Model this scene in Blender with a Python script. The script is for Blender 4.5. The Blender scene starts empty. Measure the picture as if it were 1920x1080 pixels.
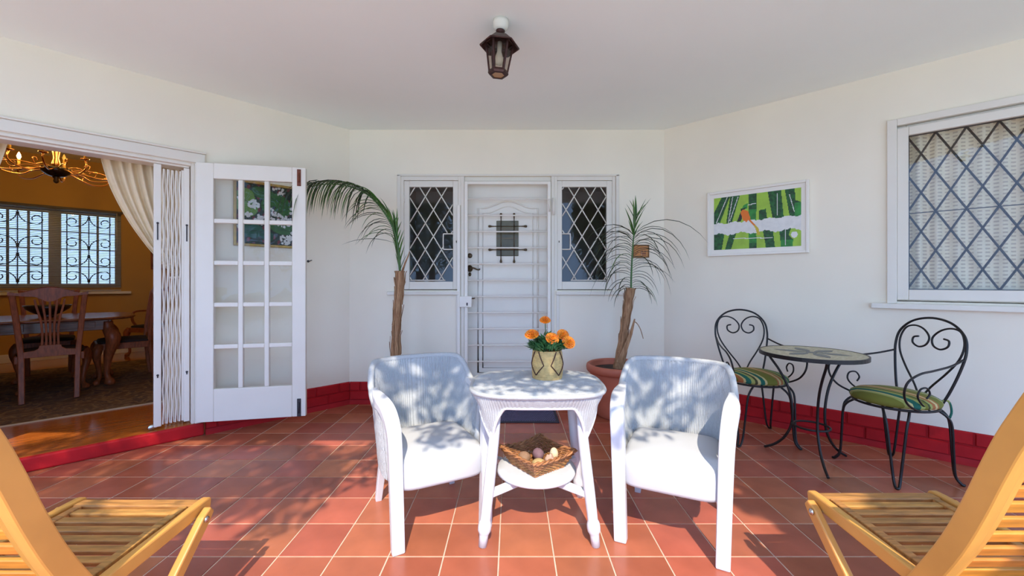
import bpy, math, random
from math import sin, cos, pi, sqrt, atan2, radians
from mathutils import Vector, Matrix
random.seed(7)
scene = bpy.context.scene
C = bpy.context.collection

# ------------------------------------------------------------------ camera
CAMZ = 1.238
cam_d = bpy.data.cameras.new('camera'); cam = bpy.data.objects.new('camera', cam_d); C.objects.link(cam)
cam.location = (0, 0, CAMZ); cam.rotation_euler = (radians(90), 0, 0)
cam_d.sensor_width = 36.0; cam_d.lens = 770 / 1920 * 36; cam_d.shift_y = -10 / 1920
cam_d.clip_start = 0.02; cam_d.clip_end = 200
scene.camera = cam
# ------------------------------------------------------------------ sky, sun, exposure
w = bpy.data.worlds.new('sky'); scene.world = w; w.use_nodes = True
bg = w.node_tree.nodes['Background']
bg.inputs['Color'].default_value = (0.37, 0.58, 1.0, 1); bg.inputs['Strength'].default_value = 4.2
sun_d = bpy.data.lights.new('sun', 'SUN'); sun = bpy.data.objects.new('sun', sun_d); C.objects.link(sun)
sun_d.energy = 6.5; sun_d.angle = radians(0.53); sun_d.color = (1.0, 0.90, 0.74)
sun.rotation_euler = Vector((-0.035, 0.705, -0.708)).to_track_quat('-Z', 'Y').to_euler()
sun.location = (0, -6, 8)
vs = scene.view_settings
vs.view_transform = 'Standard'; vs.look = 'None'; vs.gamma = 1.0; vs.use_curve_mapping = False
vs.exposure = -0.08
scene.cycles.use_denoising = True
scene.cycles.max_bounces = 10; scene.cycles.diffuse_bounces = 6; scene.cycles.transparent_max_bounces = 16
scene.cycles.sample_clamp_indirect = 8.0; scene.cycles.caustics_reflective = False; scene.cycles.caustics_refractive = False

# ------------------------------------------------------------------ mesh builder
class MB:
    def __init__(s): s.v = []; s.f = []; s.mi = []; s.sm = []
    def add(s, vs_, fs, m=0, smooth=False, M=None):
        b = len(s.v)
        for p in vs_:
            p = Vector(p)
            s.v.append(tuple(M @ p if M is not None else p))
        for f in fs:
            s.f.append([b + i for i in f]); s.mi.append(m); s.sm.append(smooth)
        return s
    def box(s, x0, x1, y0, y1, z0, z1, m=0, M=None):
        v = [(x0,y0,z0),(x1,y0,z0),(x1,y1,z0),(x0,y1,z0),(x0,y0,z1),(x1,y0,z1),(x1,y1,z1),(x0,y1,z1)]
        return s.add(v, [(0,3,2,1),(4,5,6,7),(0,1,5,4),(1,2,6,5),(2,3,7,6),(3,0,4,7)], m, False, M)
    def grid(s, rows, m=0, smooth=True, closed=False, flip=False):
        n = len(rows[0]); vs_ = [p for r in rows for p in r]; fs = []
        for i in range(len(rows) - 1):
            for j in range(n if closed else n - 1):
                a = i*n + j; b = i*n + (j+1) % n; c = b + n; d = a + n
                fs.append((a, d, c, b) if flip else (a, b, c, d))
        return s.add(vs_, fs, m, smooth)
    def tube(s, pts, r=0.01, n=8, m=0, closed=False, caps=True, smooth=True, flat=1.0):
        pts = [Vector(p) for p in pts]; k = len(pts)
        rs = r if isinstance(r, (list, tuple)) else [r] * k
        T = []
        for i in range(k):
            a = pts[(i-1) % k] if (closed or i > 0) else pts[i]
            b = pts[(i+1) % k] if (closed or i < k-1) else pts[i]
            d = b - a; T.append(d.normalized() if d.length > 1e-9 else Vector((0,0,1)))
        up = Vector((0,0,1)) if abs(T[0].z) < 0.9 else Vector((1,0,0))
        N = (up - T[0] * up.dot(T[0])).normalized(); rings = []
        for i in range(k):
            N = (N - T[i] * N.dot(T[i]))
            N = N.normalized() if N.length > 1e-6 else T[i].orthogonal().normalized()
            B = T[i].cross(N)
            rings.append([pts[i] + N * (rs[i]*cos(2*pi*j/n)*flat) + B * (rs[i]*sin(2*pi*j/n)) for j in range(n)])
        b0 = len(s.v)
        s.grid(rings + ([rings[0]] if closed else []), m, smooth, True)
        if caps and not closed:
            s.f.append([b0 + j for j in range(n)][::-1]); s.mi.append(m); s.sm.append(False)
            e = b0 + (k-1)*n; s.f.append([e + j for j in range(n)]); s.mi.append(m); s.sm.append(False)
        return s
    def bar(s, pts, w_, h_, side=(1,0,0), m=0, smooth=False):
        """rectangular section swept along pts; w_ along `side`, h_ across (numbers or lists)"""
        pts = [Vector(p) for p in pts]; k = len(pts); S = Vector(side).normalized()
        ws = w_ if isinstance(w_, (list, tuple)) else [w_]*k
        hs = h_ if isinstance(h_, (list, tuple)) else [h_]*k
        rings = []
        for i in range(k):
            d = (pts[min(i+1,k-1)] - pts[max(i-1,0)]).normalized()
            sd = (S - d*S.dot(d)).normalized(); nn = d.cross(sd)
            rings.append([pts[i] + sd*(ws[i]/2*a) + nn*(hs[i]/2*b) for a, b in ((-1,-1),(1,-1),(1,1),(-1,1))])
        b0 = len(s.v); s.grid(rings, m, smooth, True)
        s.f.append([b0+3,b0+2,b0+1,b0]); s.mi.append(m); s.sm.append(False)
        e = b0 + (k-1)*4; s.f.append([e,e+1,e+2,e+3]); s.mi.append(m); s.sm.append(False)
        return s
    def lathe(s, prof, n=24, c=(0,0,0), m=0, smooth=True, sx=1.0, sy=1.0, caps=True, M=None):
        rows = [[(c[0]+r*sx*cos(2*pi*j/n), c[1]+r*sy*sin(2*pi*j/n), c[2]+z) for j in range(n)] for r, z in prof]
        if M is not None: rows = [[M @ Vector(p) for p in r] for r in rows]
        b0 = len(s.v); s.grid(rows, m, smooth, True)
        if caps:
            if prof[0][0] > 1e-6: s.f.append([b0+j for j in range(n)][::-1]); s.mi.append(m); s.sm.append(False)
            if prof[-1][0] > 1e-6:
                e = b0+(len(prof)-1)*n; s.f.append([e+j for j in range(n)]); s.mi.append(m); s.sm.append(False)
        return s
    def prism(s, pts, z0, z1, m=0, M=None):
        """polygon pts (x,y) extruded z0..z1"""
        n = len(pts); v = [(x,y,z0) for x,y in pts] + [(x,y,z1) for x,y in pts]
        fs = [tuple(range(n))[::-1], tuple(range(n, 2*n))] + [(i,(i+1)%n,n+(i+1)%n,n+i) for i in range(n)]
        return s.add(v, fs, m, False, M)
    def ellipsoid(s, c, rx, ry, rz, n=12, k=7, m=0, M=None):
        rows = []
        for i in range(k+1):
            t = -pi/2 + pi*i/k
            rows.append([(c[0]+rx*cos(t)*cos(2*pi*j/n), c[1]+ry*cos(t)*sin(2*pi*j/n), c[2]+rz*sin(t)) for j in range(n)])
        if M is not None: rows = [[M @ Vector(p) for p in r] for r in rows]
        return s.grid(rows, m, True, True)
    def mesh(s, name, mats):
        me = bpy.data.meshes.new(name)
        me.from_pydata(s.v, [], s.f)
        for q in (mats if isinstance(mats, (list, tuple)) else [mats]): me.materials.append(q)
        me.polygons.foreach_set('material_index', s.mi); me.polygons.foreach_set('use_smooth', s.sm)
        me.update(); return me

def tag(o, label=None, cat=None, group=None, kind=None):
    if label: o['label'] = label
    if cat: o['category'] = cat
    if group: o['group'] = group
    if kind: o['kind'] = kind
    return o
def place(o, name, parent=None, M=None):
    C.objects.link(o)
    if parent is not None: o.parent = parent
    if M is not None: o.matrix_basis = M
    return o
def obj(name, mb, mats, parent=None, M=None, bev=0, seg=2, sub=0):
    me = mb if isinstance(mb, bpy.types.Mesh) else mb.mesh(name, mats)
    o = bpy.data.objects.new(name, me); place(o, name, parent, M)
    if bev:
        b = o.modifiers.new('edge', 'BEVEL'); b.width = bev; b.segments = seg; b.limit_method = 'ANGLE'; b.angle_limit = radians(40)
        b.harden_normals = False
    if sub:
        b = o.modifiers.new('round', 'SUBSURF'); b.levels = sub; b.render_levels = sub
    return o
def thing(name, label, cat, M=None, group=None):
    o = bpy.data.objects.new(name, None); o.empty_display_size = 0.1
    place(o, name, None, M); return tag(o, label, cat, group)
def copy_tree(o, M=None, label=None, parent=None):
    kids = [c for c in bpy.data.objects if c.parent == o]
    r = o.copy(); C.objects.link(r); r.parent = parent
    if M is not None: r.matrix_basis = M
    if label: r['label'] = label
    for k in kids: copy_tree(k, None, None, r)
    return r
def TR(x, y, z=0, rz=0): return Matrix.Translation((x, y, z)) @ Matrix.Rotation(rz, 4, 'Z')
def catmull(P, n=8, closed=False):
    P = [Vector(p) for p in P]; k = len(P); out = []
    for i in range(k if closed else k-1):
        if closed: a,b,c,d = P[(i-1)%k],P[i],P[(i+1)%k],P[(i+2)%k]
        else: a,b,c,d = P[max(i-1,0)],P[i],P[i+1],P[min(i+2,k-1)]
        for j in range(n):
            t = j/n
            out.append(0.5*((2*b)+(c-a)*t+(2*a-5*b+4*c-d)*t*t+(3*b-a-3*c+d)*t*t*t))
    if not closed: out.append(P[-1])
    return out

# ------------------------------------------------------------------ materials
def lin(r, g, b):
    f = lambda c: (c/255/12.92) if c/255 <= 0.04045 else ((c/255+0.055)/1.055)**2.4
    return (f(r), f(g), f(b))
def mat(name, col, rough=0.5, metal=0.0, spec=0.5, var=0.0, vscale=8.0, bump=0.0, bscale=60.0, rnd=0.0, island=False, coat=0.0, stretch=None, emit=None, estr=0.0, col2=None, detail=3.0):
    m = bpy.data.materials.new(name); m.use_nodes = True
    nt = m.node_tree; N = nt.nodes; L = nt.links; p = N['Principled BSDF']
    p.inputs['Roughness'].default_value = rough; p.inputs['Metallic'].default_value = metal
    p.inputs['Specular IOR Level'].default_value = spec
    if coat: p.inputs['Coat Weight'].default_value = coat; p.inputs['Coat Roughness'].default_value = 0.12
    p.inputs['Base Color'].default_value = (*col, 1)
    if emit: p.inputs['Emission Color'].default_value = (*emit, 1); p.inputs['Emission Strength'].default_value = estr
    tc = None
    def coords():
        nonlocal tc
        if tc is None:
            t = N.new('ShaderNodeTexCoord'); tc = t.outputs['Object']
            if stretch:
                mp = N.new('ShaderNodeMapping'); mp.inputs['Scale'].default_value = stretch
                L.new(tc, mp.inputs['Vector']); tc = mp.outputs['Vector']
        return tc
    cur = None
    if var or col2:
        n = N.new('ShaderNodeTexNoise'); n.inputs['Scale'].default_value = vscale; n.inputs['Detail'].default_value = detail
        L.new(coords(), n.inputs['Vector'])
        r = N.new('ShaderNodeValToRGB')
        c2 = col2 if col2 else tuple(min(1, c*(1+var)) for c in col)
        c1 = col if col2 else tuple(c*(1-var) for c in col)
        r.color_ramp.elements[0].color = (*c1, 1); r.color_ramp.elements[1].color = (*c2, 1)
        r.color_ramp.elements[0].position = 0.32; r.color_ramp.elements[1].position = 0.68
        L.new(n.outputs['Fac'], r.inputs['Fac']); cur = r.outputs['Color']
    if rnd:
        if island: g = N.new('ShaderNodeNewGeometry'); ro = g.outputs['Random Per Island']
        else: g = N.new('ShaderNodeObjectInfo'); ro = g.outputs['Random']
        mr = N.new('ShaderNodeMapRange'); mr.inputs['To Min'].default_value = 1-rnd; mr.inputs['To Max'].default_value = 1+rnd
        L.new(ro, mr.inputs['Value'])
        h = N.new('ShaderNodeHueSaturation'); L.new(mr.outputs['Result'], h.inputs['Value'])
        wn = N.new('ShaderNodeTexWhiteNoise'); wn.noise_dimensions = '1D'; L.new(ro, wn.inputs['W'])
        mh = N.new('ShaderNodeMapRange'); mh.inputs['To Min'].default_value = 0.5-rnd*0.05; mh.inputs['To Max'].default_value = 0.5+rnd*0.05
        L.new(wn.outputs['Value'], mh.inputs['Value']); L.new(mh.outputs['Result'], h.inputs['Hue'])
        if cur is None: h.inputs['Color'].default_value = (*col, 1)
        else: L.new(cur, h.inputs['Color'])
        cur = h.outputs['Color']
    if cur is not None: L.new(cur, p.inputs['Base Color'])
    if bump:
        n = N.new('ShaderNodeTexNoise'); n.inputs['Scale'].default_value = bscale; n.inputs['Detail'].default_value = 4
        L.new(coords(), n.inputs['Vector'])
        b = N.new('ShaderNodeBump'); b.inputs['Strength'].default_value = bump; b.inputs['Distance'].default_value = 0.01
        L.new(n.outputs['Fac'], b.inputs['Height']); L.new(b.outputs['Normal'], p.inputs['Normal'])
    return m
def glass_mat(name, tint=(0.95,0.97,0.97), ior=1.5, rough=0.0):
    m = bpy.data.materials.new(name); m.use_nodes = True; nt = m.node_tree; N = nt.nodes; L = nt.links
    N.remove(N['Principled BSDF'])
    t = N.new('ShaderNodeBsdfTransparent'); t.inputs['Color'].default_value = (*tint, 1)
    g = N.new('ShaderNodeBsdfGlossy'); g.inputs['Roughness'].default_value = rough
    f = N.new('ShaderNodeLayerWeight'); f.inputs['Blend'].default_value = 0.5
    pw = N.new('ShaderNodeMath'); pw.operation = 'POWER'; pw.inputs[1].default_value = 5.0; L.new(f.outputs['Facing'], pw.inputs[0])
    ma = N.new('ShaderNodeMath'); ma.operation = 'MULTIPLY_ADD'; ma.inputs[1].default_value = 0.9; ma.inputs[2].default_value = ((ior-1)/(ior+1))**2; L.new(pw.outputs[0], ma.inputs[0])
    x = N.new('ShaderNodeMixShader'); L.new(ma.outputs[0], x.inputs[0]); L.new(t.outputs[0], x.inputs[1]); L.new(g.outputs[0], x.inputs[2])
    L.new(x.outputs[0], N['Material Output'].inputs['Surface']); return m

M_ = {}
M_['wall'] = mat('painted_plaster', (0.86,0.80,0.665), 0.75, var=0.03, vscale=1.3, bump=0.05, bscale=35)
M_['ceil'] = mat('ceiling_paint', (0.89,0.95,0.91), 0.8, var=0.02, vscale=1.0)
M_['white'] = mat('white_gloss_paint', (0.76,0.72,0.635), 0.4, var=0.02, vscale=4)
M_['gate_white'] = mat('white_enamel', (0.82,0.78,0.70), 0.35)
M_['red'] = mat('oxide_red_paint', (0.44,0.010,0.014), 0.6, spec=0.2, var=0.18, vscale=6, bump=0.15, bscale=40)
M_['red_joint'] = mat('oxide_red_joint', (0.36,0.010,0.014), 0.65, spec=0.2, var=0.12, vscale=9)
M_['tile'] = mat('quarry_tile', (0.38,0.108,0.058), 0.27, spec=0.36, var=0.14, vscale=5, bump=0.05, bscale=14, rnd=0.17)
M_['tile_far'] = mat('quarry_tile_field', (0.38,0.108,0.058), 0.27, spec=0.36, var=0.14, vscale=5, rnd=0.17, island=True)
M_['grout'] = mat('pale_grout', (0.62,0.46,0.34), 0.85, var=0.12, vscale=20)
M_['wicker'] = mat('white_painted_wicker', (0.44,0.455,0.47), 0.55, var=0.05, vscale=90, bump=0.35, bscale=260)
M_['wicker_wood'] = mat('white_painted_wood', (0.62,0.63,0.66), 0.42, var=0.02, vscale=12)
M_['seat_white'] = mat('white_seat_vinyl', (0.54,0.545,0.56), 0.5, var=0.02, vscale=5, bump=0.03, bscale=30)
M_['iron'] = mat('black_wrought_iron', (0.012,0.010,0.010), 0.38, spec=0.35)
M_['teak'] = mat('oiled_teak', (0.62,0.29,0.06), 0.42, var=0.10, vscale=2.2, stretch=(12,2.5,2.5), rnd=0.1)
M_['teak_slat'] = mat('orange_teak_slat', (0.60,0.22,0.028), 0.45, var=0.22, vscale=6, stretch=(1.5,16,16), rnd=0.14)
M_['teak_grey'] = mat('weathered_teak_slat', (0.40,0.185,0.045), 0.55, var=0.35, vscale=6, stretch=(1.5,16,16), bump=0.12, bscale=30, rnd=0.14)
M_['steel'] = mat('bright_steel', (0.6,0.6,0.6), 0.25, metal=1.0)
M_['brass_dark'] = mat('aged_bronze', (0.10,0.07,0.04), 0.35, metal=0.8)
M_['terracotta'] = mat('terracotta_pot', (0.44,0.125,0.07), 0.6, var=0.1, vscale=6)
M_['soil'] = mat('potting_soil', (0.045,0.025,0.015), 0.95, var=0.4, vscale=40, bump=0.8, bscale=70)
M_['trunk'] = mat('fibrous_palm_trunk', (0.23,0.11,0.05), 0.85, var=0.45, vscale=10, stretch=(9,9,1), bump=0.6, bscale=18, col2=(0.46,0.27,0.14))
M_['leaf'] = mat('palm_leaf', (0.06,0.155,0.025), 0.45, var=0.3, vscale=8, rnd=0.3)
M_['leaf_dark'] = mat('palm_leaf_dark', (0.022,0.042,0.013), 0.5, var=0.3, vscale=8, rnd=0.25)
M_['glass'] = glass_mat('window_glass', ior=1.38)
M_['black_rubber'] = mat('black_rubber', (0.02,0.017,0.03), 0.55)
M_['wood_dark'] = mat('mahogany', (0.25,0.07,0.024), 0.38, spec=0.3, var=0.3, vscale=9, stretch=(8,8,1.5))
M_['wood_table'] = mat('mahogany_top', (0.16,0.05,0.022), 0.22, spec=0.4, var=0.3, vscale=7, stretch=(1.5,10,10))
M_['ochre'] = mat('ochre_wall_paint', (0.50,0.285,0.085), 0.8, var=0.05, vscale=1.5)
M_['curtain'] = mat('cream_curtain', (0.82,0.69,0.48), 0.9, var=0.04, vscale=20)
M_['hall'] = mat('hall_wall_paint', (0.50,0.40,0.33), 0.85)
M_['brass'] = mat('polished_brass', (0.75,0.36,0.14), 0.25, metal=1.0)
M_['gold'] = mat('gilt_frame', (0.42,0.27,0.07), 0.4, metal=0.4, var=0.2, vscale=30)
# ================================================================== the setting
CEIL = 2.808
LC = Vector((-1.671, 4.218, 0)); uL = Vector((-0.705, -0.7095, 0)).normalized(); aL = atan2(uL.y, uL.x)
RC = Vector((1.562, 4.218, 0)); uR = Vector((0.739, -0.674, 0)).normalized(); aR = atan2(uR.y, uR.x)
ML = TR(LC.x, LC.y, 0, aL)      # local x along the left wall, +y towards the veranda, -y into the dining room
MR = TR(RC.x, RC.y, 0, aR)      # local x along the right wall, +y behind the wall
MBK = TR(0, 4.218, 0, 0)        # back wall: local x = world x, +y behind the wall
LLEN, RLEN = 3.8, 3.7
def D(s, t, z=0, rz=0):         # placement inside the dining room: s along the wall, t depth
    return ML @ TR(s, -t, z, rz)
def struct(name, mb, mats, label, cat, M=None, parent=None, **k):
    o = obj(name, mb, mats, parent, M, **k)
    if parent is None: tag(o, label, cat, None, 'structure')
    return o
def wall_mesh(x0, x1, z0, z1, ya, yb, holes, m=0):
    """wall slab between ya (first face) and yb with rectangular holes (hx0,hx1,hz0,hz1)"""
    xs = sorted({x0, x1, *[h[0] for h in holes], *[h[1] for h in holes]}); xs = [x for x in xs if x0 <= x <= x1]
    zs = sorted({z0, z1, *[h[2] for h in holes], *[h[3] for h in holes]}); zs = [z for z in zs if z0 <= z <= z1]
    def full(i, j):
        if i < 0 or j < 0 or i >= len(xs)-1 or j >= len(zs)-1: return False
        cx, cz = (xs[i]+xs[i+1])/2, (zs[j]+zs[j+1])/2
        return not any(h[0] < cx < h[1] and h[2] < cz < h[3] for h in holes)
    b = MB()
    for i in range(len(xs)-1):
        for j in range(len(zs)-1):
            if not full(i, j): continue
            a0, a1, c0, c1 = xs[i], xs[i+1], zs[j], zs[j+1]
            b.add([(a0,ya,c0),(a1,ya,c0),(a1,ya,c1),(a0,ya,c1)], [(0,1,2,3)], m)
            b.add([(a0,yb,c0),(a1,yb,c0),(a1,yb,c1),(a0,yb,c1)], [(3,2,1,0)], m)
            if not full(i-1,j): b.add([(a0,ya,c0),(a0,yb,c0),(a0,yb,c1),(a0,ya,c1)], [(3,2,1,0)], m)
            if not full(i+1,j): b.add([(a1,ya,c0),(a1,yb,c0),(a1,yb,c1),(a1,ya,c1)], [(0,1,2,3)], m)
            if not full(i,j-1): b.add([(a0,ya,c0),(a1,ya,c0),(a1,yb,c0),(a0,yb,c0)], [(3,2,1,0)], m)
            if not full(i,j+1): b.add([(a0,ya,c1),(a1,ya,c1),(a1,yb,c1),(a0,yb,c1)], [(0,1,2,3)], m)
    return b

WT = 0.22
# --- walls -----------------------------------------------------------------
O0, O1, OT = 1.267, 2.79, 2.20        # doorway into the dining room: s range and head height
struct('wall_left', wall_mesh(0, LLEN, 0, CEIL, 0, -WT, [(O0, O1, 0.085, OT)]), M_['wall'], 'white plastered left wall with the wide doorway to the dining room', 'wall', ML)
struct('wall_back', wall_mesh(-1.671, 1.562, 0, CEIL, 0, WT, [(-1.14, 1.065, 1.16, 2.33), (-0.515, 0.425, 0.085, 2.33)]), M_['wall'], 'white plastered back wall around the front door', 'wall', MBK)
RW = (1.74, 3.15, 1.10, 2.40)
struct('wall_right', wall_mesh(0, RLEN, 0, CEIL, 0, WT, [RW]), M_['wall'], 'white plastered right wall with the lattice window', 'wall', MR)
Lend = LC + uL*LLEN; Rend = RC + uR*RLEN
Lin = LC + uL*LLEN
b = MB(); roof = [(LC.x-0.1, LC.y+0.22), (-5.6, 1.2), (-5.6, 0.42), (5.6, 0.42), (5.6, 1.2), (RC.x+0.1, RC.y+0.22)]
b.prism(roof, CEIL, CEIL+0.14)
struct('ceiling', b, M_['ceil'], 'plain off-white veranda ceiling', 'ceiling')
# --- tiled floor ------------------------------------------------------------
poly = [(LC.x, LC.y), (Lend.x, Lend.y), (-5.2, 0.6), (-5.2, -0.5), (5.2, -0.5), (5.2, 0.6), (Rend.x, Rend.y), (RC.x, RC.y)]
def clip(sub, A, B):
    out = []
    def side(p): return (B[0]-A[0])*(p[1]-A[1]) - (B[1]-A[1])*(p[0]-A[0])
    for i in range(len(sub)):
        p, q = sub[i], sub[(i+1) % len(sub)]; sp, sq = side(p), side(q)
        if sp >= 0: out.append(p)
        if (sp > 0 and sq < 0) or (sp < 0 and sq > 0):
            t = sp/(sp-sq); out.append((p[0]+(q[0]-p[0])*t, p[1]+(q[1]-p[1])*t))
    return out
b = MB(); b.prism(poly, -0.15, -0.0025)
floor = struct('floor', b, M_['grout'], 'terracotta tiled veranda floor with pale grout', 'floor')
def tile_mb(b, P, cx, cy, g=0.003, bv=0.0025):
    """P polygon, inset for the joint, chamfered top at z=0"""
    n = len(P)
    def inset(d):
        out = []
        for i in range(n):
            a, p, c = Vector(P[i-1]), Vector(P[i]), Vector(P[(i+1) % n])
            e1 = (p-a).normalized(); e2 = (c-p).normalized()
            n1 = Vector((-e1.y, e1.x)); n2 = Vector((-e2.y, e2.x))
            k = n1 + n2; dd = k.dot(n1)
            out.append(p + k*(d/max(dd, 0.3)))
        return out
    lo, hi = inset(g), inset(g+bv)
    v = [(p.x-cx, p.y-cy, -0.006) for p in lo] + [(p.x-cx, p.y-cy, -0.0015) for p in lo] + [(p.x-cx, p.y-cy, 0) for p in hi]
    f = [tuple(range(2*n, 3*n))]
    for r in (0, 1): f += [(r*n+i, r*n+(i+1) % n, (r+1)*n+(i+1) % n, (r+1)*n+i) for i in range(n)]
    b.add(v, f)
tp, rp = 0.25, 0.2535
full_tile = MB(); tile_mb(full_tile, [(0,0),(tp,0),(tp,rp),(0,rp)], tp/2, rp/2); full_tile = full_tile.mesh('tile', M_['tile'])
cells = []
edges = [(poly[i], poly[(i+1) % len(poly)]) for i in range(len(poly))]
for i in range(-21, 21):
    for j in range(-10, 11):
        x0 = -0.060 + i*tp; y0 = 1.858 + j*rp
        P = [(x0,y0),(x0+tp,y0),(x0+tp,y0+rp),(x0,y0+rp)]
        for A, B in edges:
            P = clip(P, A, B)
            if len(P) < 3: break
        if len(P) < 3: continue
        Q = []
        for p in P:
            if not Q or (Vector(p)-Vector(Q[-1])).length > 0.004: Q.append(p)
        if len(Q) > 2 and (Vector(Q[0])-Vector(Q[-1])).length < 0.004: Q.pop()
        if len(Q) < 3: continue
        ar = abs(sum(Q[k][0]*Q[(k+1)%len(Q)][1]-Q[(k+1)%len(Q)][0]*Q[k][1] for k in range(len(Q))))/2
        if ar < 0.0012: continue
        seen = any(p[1] > 1.70 and abs(p[0]/p[1]) < 1.26 for p in Q)
        cells.append((seen, x0+tp/2, y0+rp/2, Q, ar > 0.999*tp*rp))
rest = MB(); nt_ = 0
for seen, cx, cy, Q, full in sorted(cells, key=lambda c: (not c[0], c[2])):
    if seen and nt_ < 298:
        nt_ += 1
        if full: o = obj('tile', full_tile, None, floor, Matrix.Translation((cx, cy, random.uniform(-0.0006, 0.0002))))
        else:
            t_ = MB(); tile_mb(t_, Q, cx, cy); o = obj('tile', t_, M_['tile'], floor, Matrix.Translation((cx, cy, 0)))
    else:
        t_ = MB(); tile_mb(t_, Q, 0, 0); rest.add(t_.v, t_.f)
o = obj('tile_field', rest, M_['tile_far'], floor); o['kind'] = 'stuff'
# --- baseboards of painted brick ---------------------------------------------
brick_cache = {}
def baseboard(name, label, M, x0, x1, sgn, seed):
    """sgn: direction of the veranda along local y"""
    rr = random.Random(seed)
    b = MB(); y = sgn*0.012
    b.box(x0, x1, min(0, y), max(0, y), 0, 0.222)
    prof = [(sgn*0.045, 0.0), (sgn*0.030, 0.018), (sgn*0.018, 0.04)]
    for (ya, za), (yb, zb) in zip(prof, prof[1:]):
        b.add([(x0,ya,za),(x1,ya,za),(x1,yb,zb),(x0,yb,zb)], [(0,1,2,3) if sgn < 0 else (3,2,1,0)])
    base = struct(name, b, M_['red_joint'], label, 'baseboard', M)
    for c, z in enumerate((0.042, 0.135)):
        x = x0 - (0.11 if c % 2 else 0.0)
        while x < x1 - 0.02:
            a, e = max(x, x0), min(x+0.216, x1); x += 0.224
            if e - a < 0.03: continue
            L = round(e-a, 3)
            if (L, sgn) not in brick_cache:
                q = MB(); d0, d1 = sgn*0.010, sgn*0.021; e_ = 0.006
                lo = [(-L/2,0),(L/2,0),(L/2,0.087),(-L/2,0.087)]; hi = [(-L/2+e_,e_),(L/2-e_,e_),(L/2-e_,0.087-e_),(-L/2+e_,0.087-e_)]
                v = [(px,d0,pz) for px,pz in lo]+[(px,d1,pz) for px,pz in hi]
                f = [(4,5,6,7)]+[(i,(i+1)%4,4+(i+1)%4,4+i) for i in range(4)]
                if sgn > 0: f = [t[::-1] for t in f]
                q.add(v, f); brick_cache[(L, sgn)] = q.mesh('brick', M_['red'])
            obj('brick', brick_cache[(L, sgn)], None, base, Matrix.Translation(((a+e)/2, sgn*rr.uniform(-0.002, 0.002), z)))
    return base
baseboard('baseboard_left', 'red painted brick skirting under the left wall', ML, 0.0, 1.20, 1, 1)
baseboard('baseboard_back', 'red painted brick skirting left of the front door', MBK, -1.66, -0.57, -1, 2)
baseboard('baseboard_rear', 'red painted brick skirting right of the front door', MBK, 0.48, 1.555, -1, 3)
baseboard('baseboard_right', 'long red painted brick skirting under the right wall', MR, 0.0, RLEN, -1, 4)
# --- red step under the dining doorway, under the front door -------------------
b = MB(); b.box(1.21, 2.9, -0.02, 0.035, 0, 0.098)
struct('trim_1', b, M_['red'], 'red painted step below the dining room doorway', 'step', ML, bev=0.012)
b = MB(); b.box(-0.555, 0.465, -0.06, 0.02, 0, 0.098)
struct('trim_2', b, M_['red'], 'red painted step below the front door', 'step', MBK, bev=0.012)
# --- dining room shell --------------------------------------------------------
DS0, DS1, DT = 0.9, 6.2, 5.0
b = MB(); b.box(DS0, DS1, -DT, 0.005, 0.0, 0.1)
M_['floorboard'] = mat('polished_orange_floorboards', (0.36,0.085,0.012), 0.16, var=0.25, vscale=5, stretch=(1.2,12,1), coat=0.4, col2=(0.46,0.13,0.022))
struct('floor_dining', b, M_['floorboard'], 'polished orange wooden floor of the dining room', 'floor', ML)
b = MB(); b.box(DS0-0.2, DS1+0.2, -DT-0.2, -0.1, 3.12, 3.25)
struct('ceiling_dining', b, M_['ceil'], 'ceiling of the dining room', 'ceiling', ML)
DW = (1.56, 3.72, 1.16, 2.35)
struct('wall_dining_far', wall_mesh(DS0-0.2, DS1+0.2, 0, 3.12, -DT, -DT-0.2, [DW]), M_['ochre'], 'ochre dining room wall with the barred window', 'wall', ML)
b = MB(); b.box(DS0-0.2, DS0, -DT, -WT, 0, 3.12)
struct('wall_dining_right', b, M_['ochre'], 'ochre side wall of the dining room behind the folding gate', 'wall', ML)
b = MB(); b.box(DS1, DS1+0.2, -DT, -WT, 0, 3.12)
struct('wall_dining_left', b, M_['ochre'], 'ochre far left side wall of the dining room', 'wall', ML)
b = wall_mesh(DS0, DS1, 0.1, 3.12, -WT, -WT-0.015, [(O0, O1, 0.1, OT)])
b.box(LLEN, DS1, -WT, 0, 0, 3.12)
struct('wall_dining_near', b, M_['ochre'], 'ochre inner face of the wall around the doorway', 'wall', ML)
b = MB(); b.box(DS0, DS1, -DT, -DT+0.018, 0.1, 0.22)
struct('baseboard_dining', b, M_['white'], 'pale skirting board along the ochre dining room wall', 'baseboard', ML, bev=0.004)
# --- hall behind the front door, bedroom behind the lattice window -------------
b = MB(); b.box(-1.6, 1.5, 2.6, 2.7, 0.1, 2.8); b.box(-1.7, -1.6, WT, 2.6, 0.1, 2.8); b.box(1.5, 1.6, WT, 2.6, 0.1, 2.8); b.box(-1.6, 1.5, WT, 2.6, 2.75, 2.8); b.box(-1.6, 1.5, WT, 2.6, 0.0, 0.1)
struct('wall_hall', b, M_['hall'], 'dim brown entrance hall seen behind the front door side windows', 'wall', MBK)
b = MB(); b.box(1.3, 3.6, 1.4, 1.5, 0, 2.8); b.box(1.2, 1.3, WT, 1.4, 0, 2.8); b.box(3.6, 3.7, WT, 1.4, 0, 2.8); b.box(1.3, 3.6, WT, 1.4, 2.75, 2.8); b.box(1.3, 3.6, WT, 1.4, 0, 0.1)
M_['bedroom'] = mat('bedroom_wall_paint', (0.5,0.44,0.36), 0.85)
struct('wall_bedroom', b, M_['bedroom'], 'beige bedroom wall behind the curtained lattice window', 'wall', MR)
b = MB(); b.box(-1.5, 9, -DT-3.2, -DT-3.0, -0.15, 3.9)  # added wall: hides the bright sky, gives the window a pale blue glow
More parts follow.
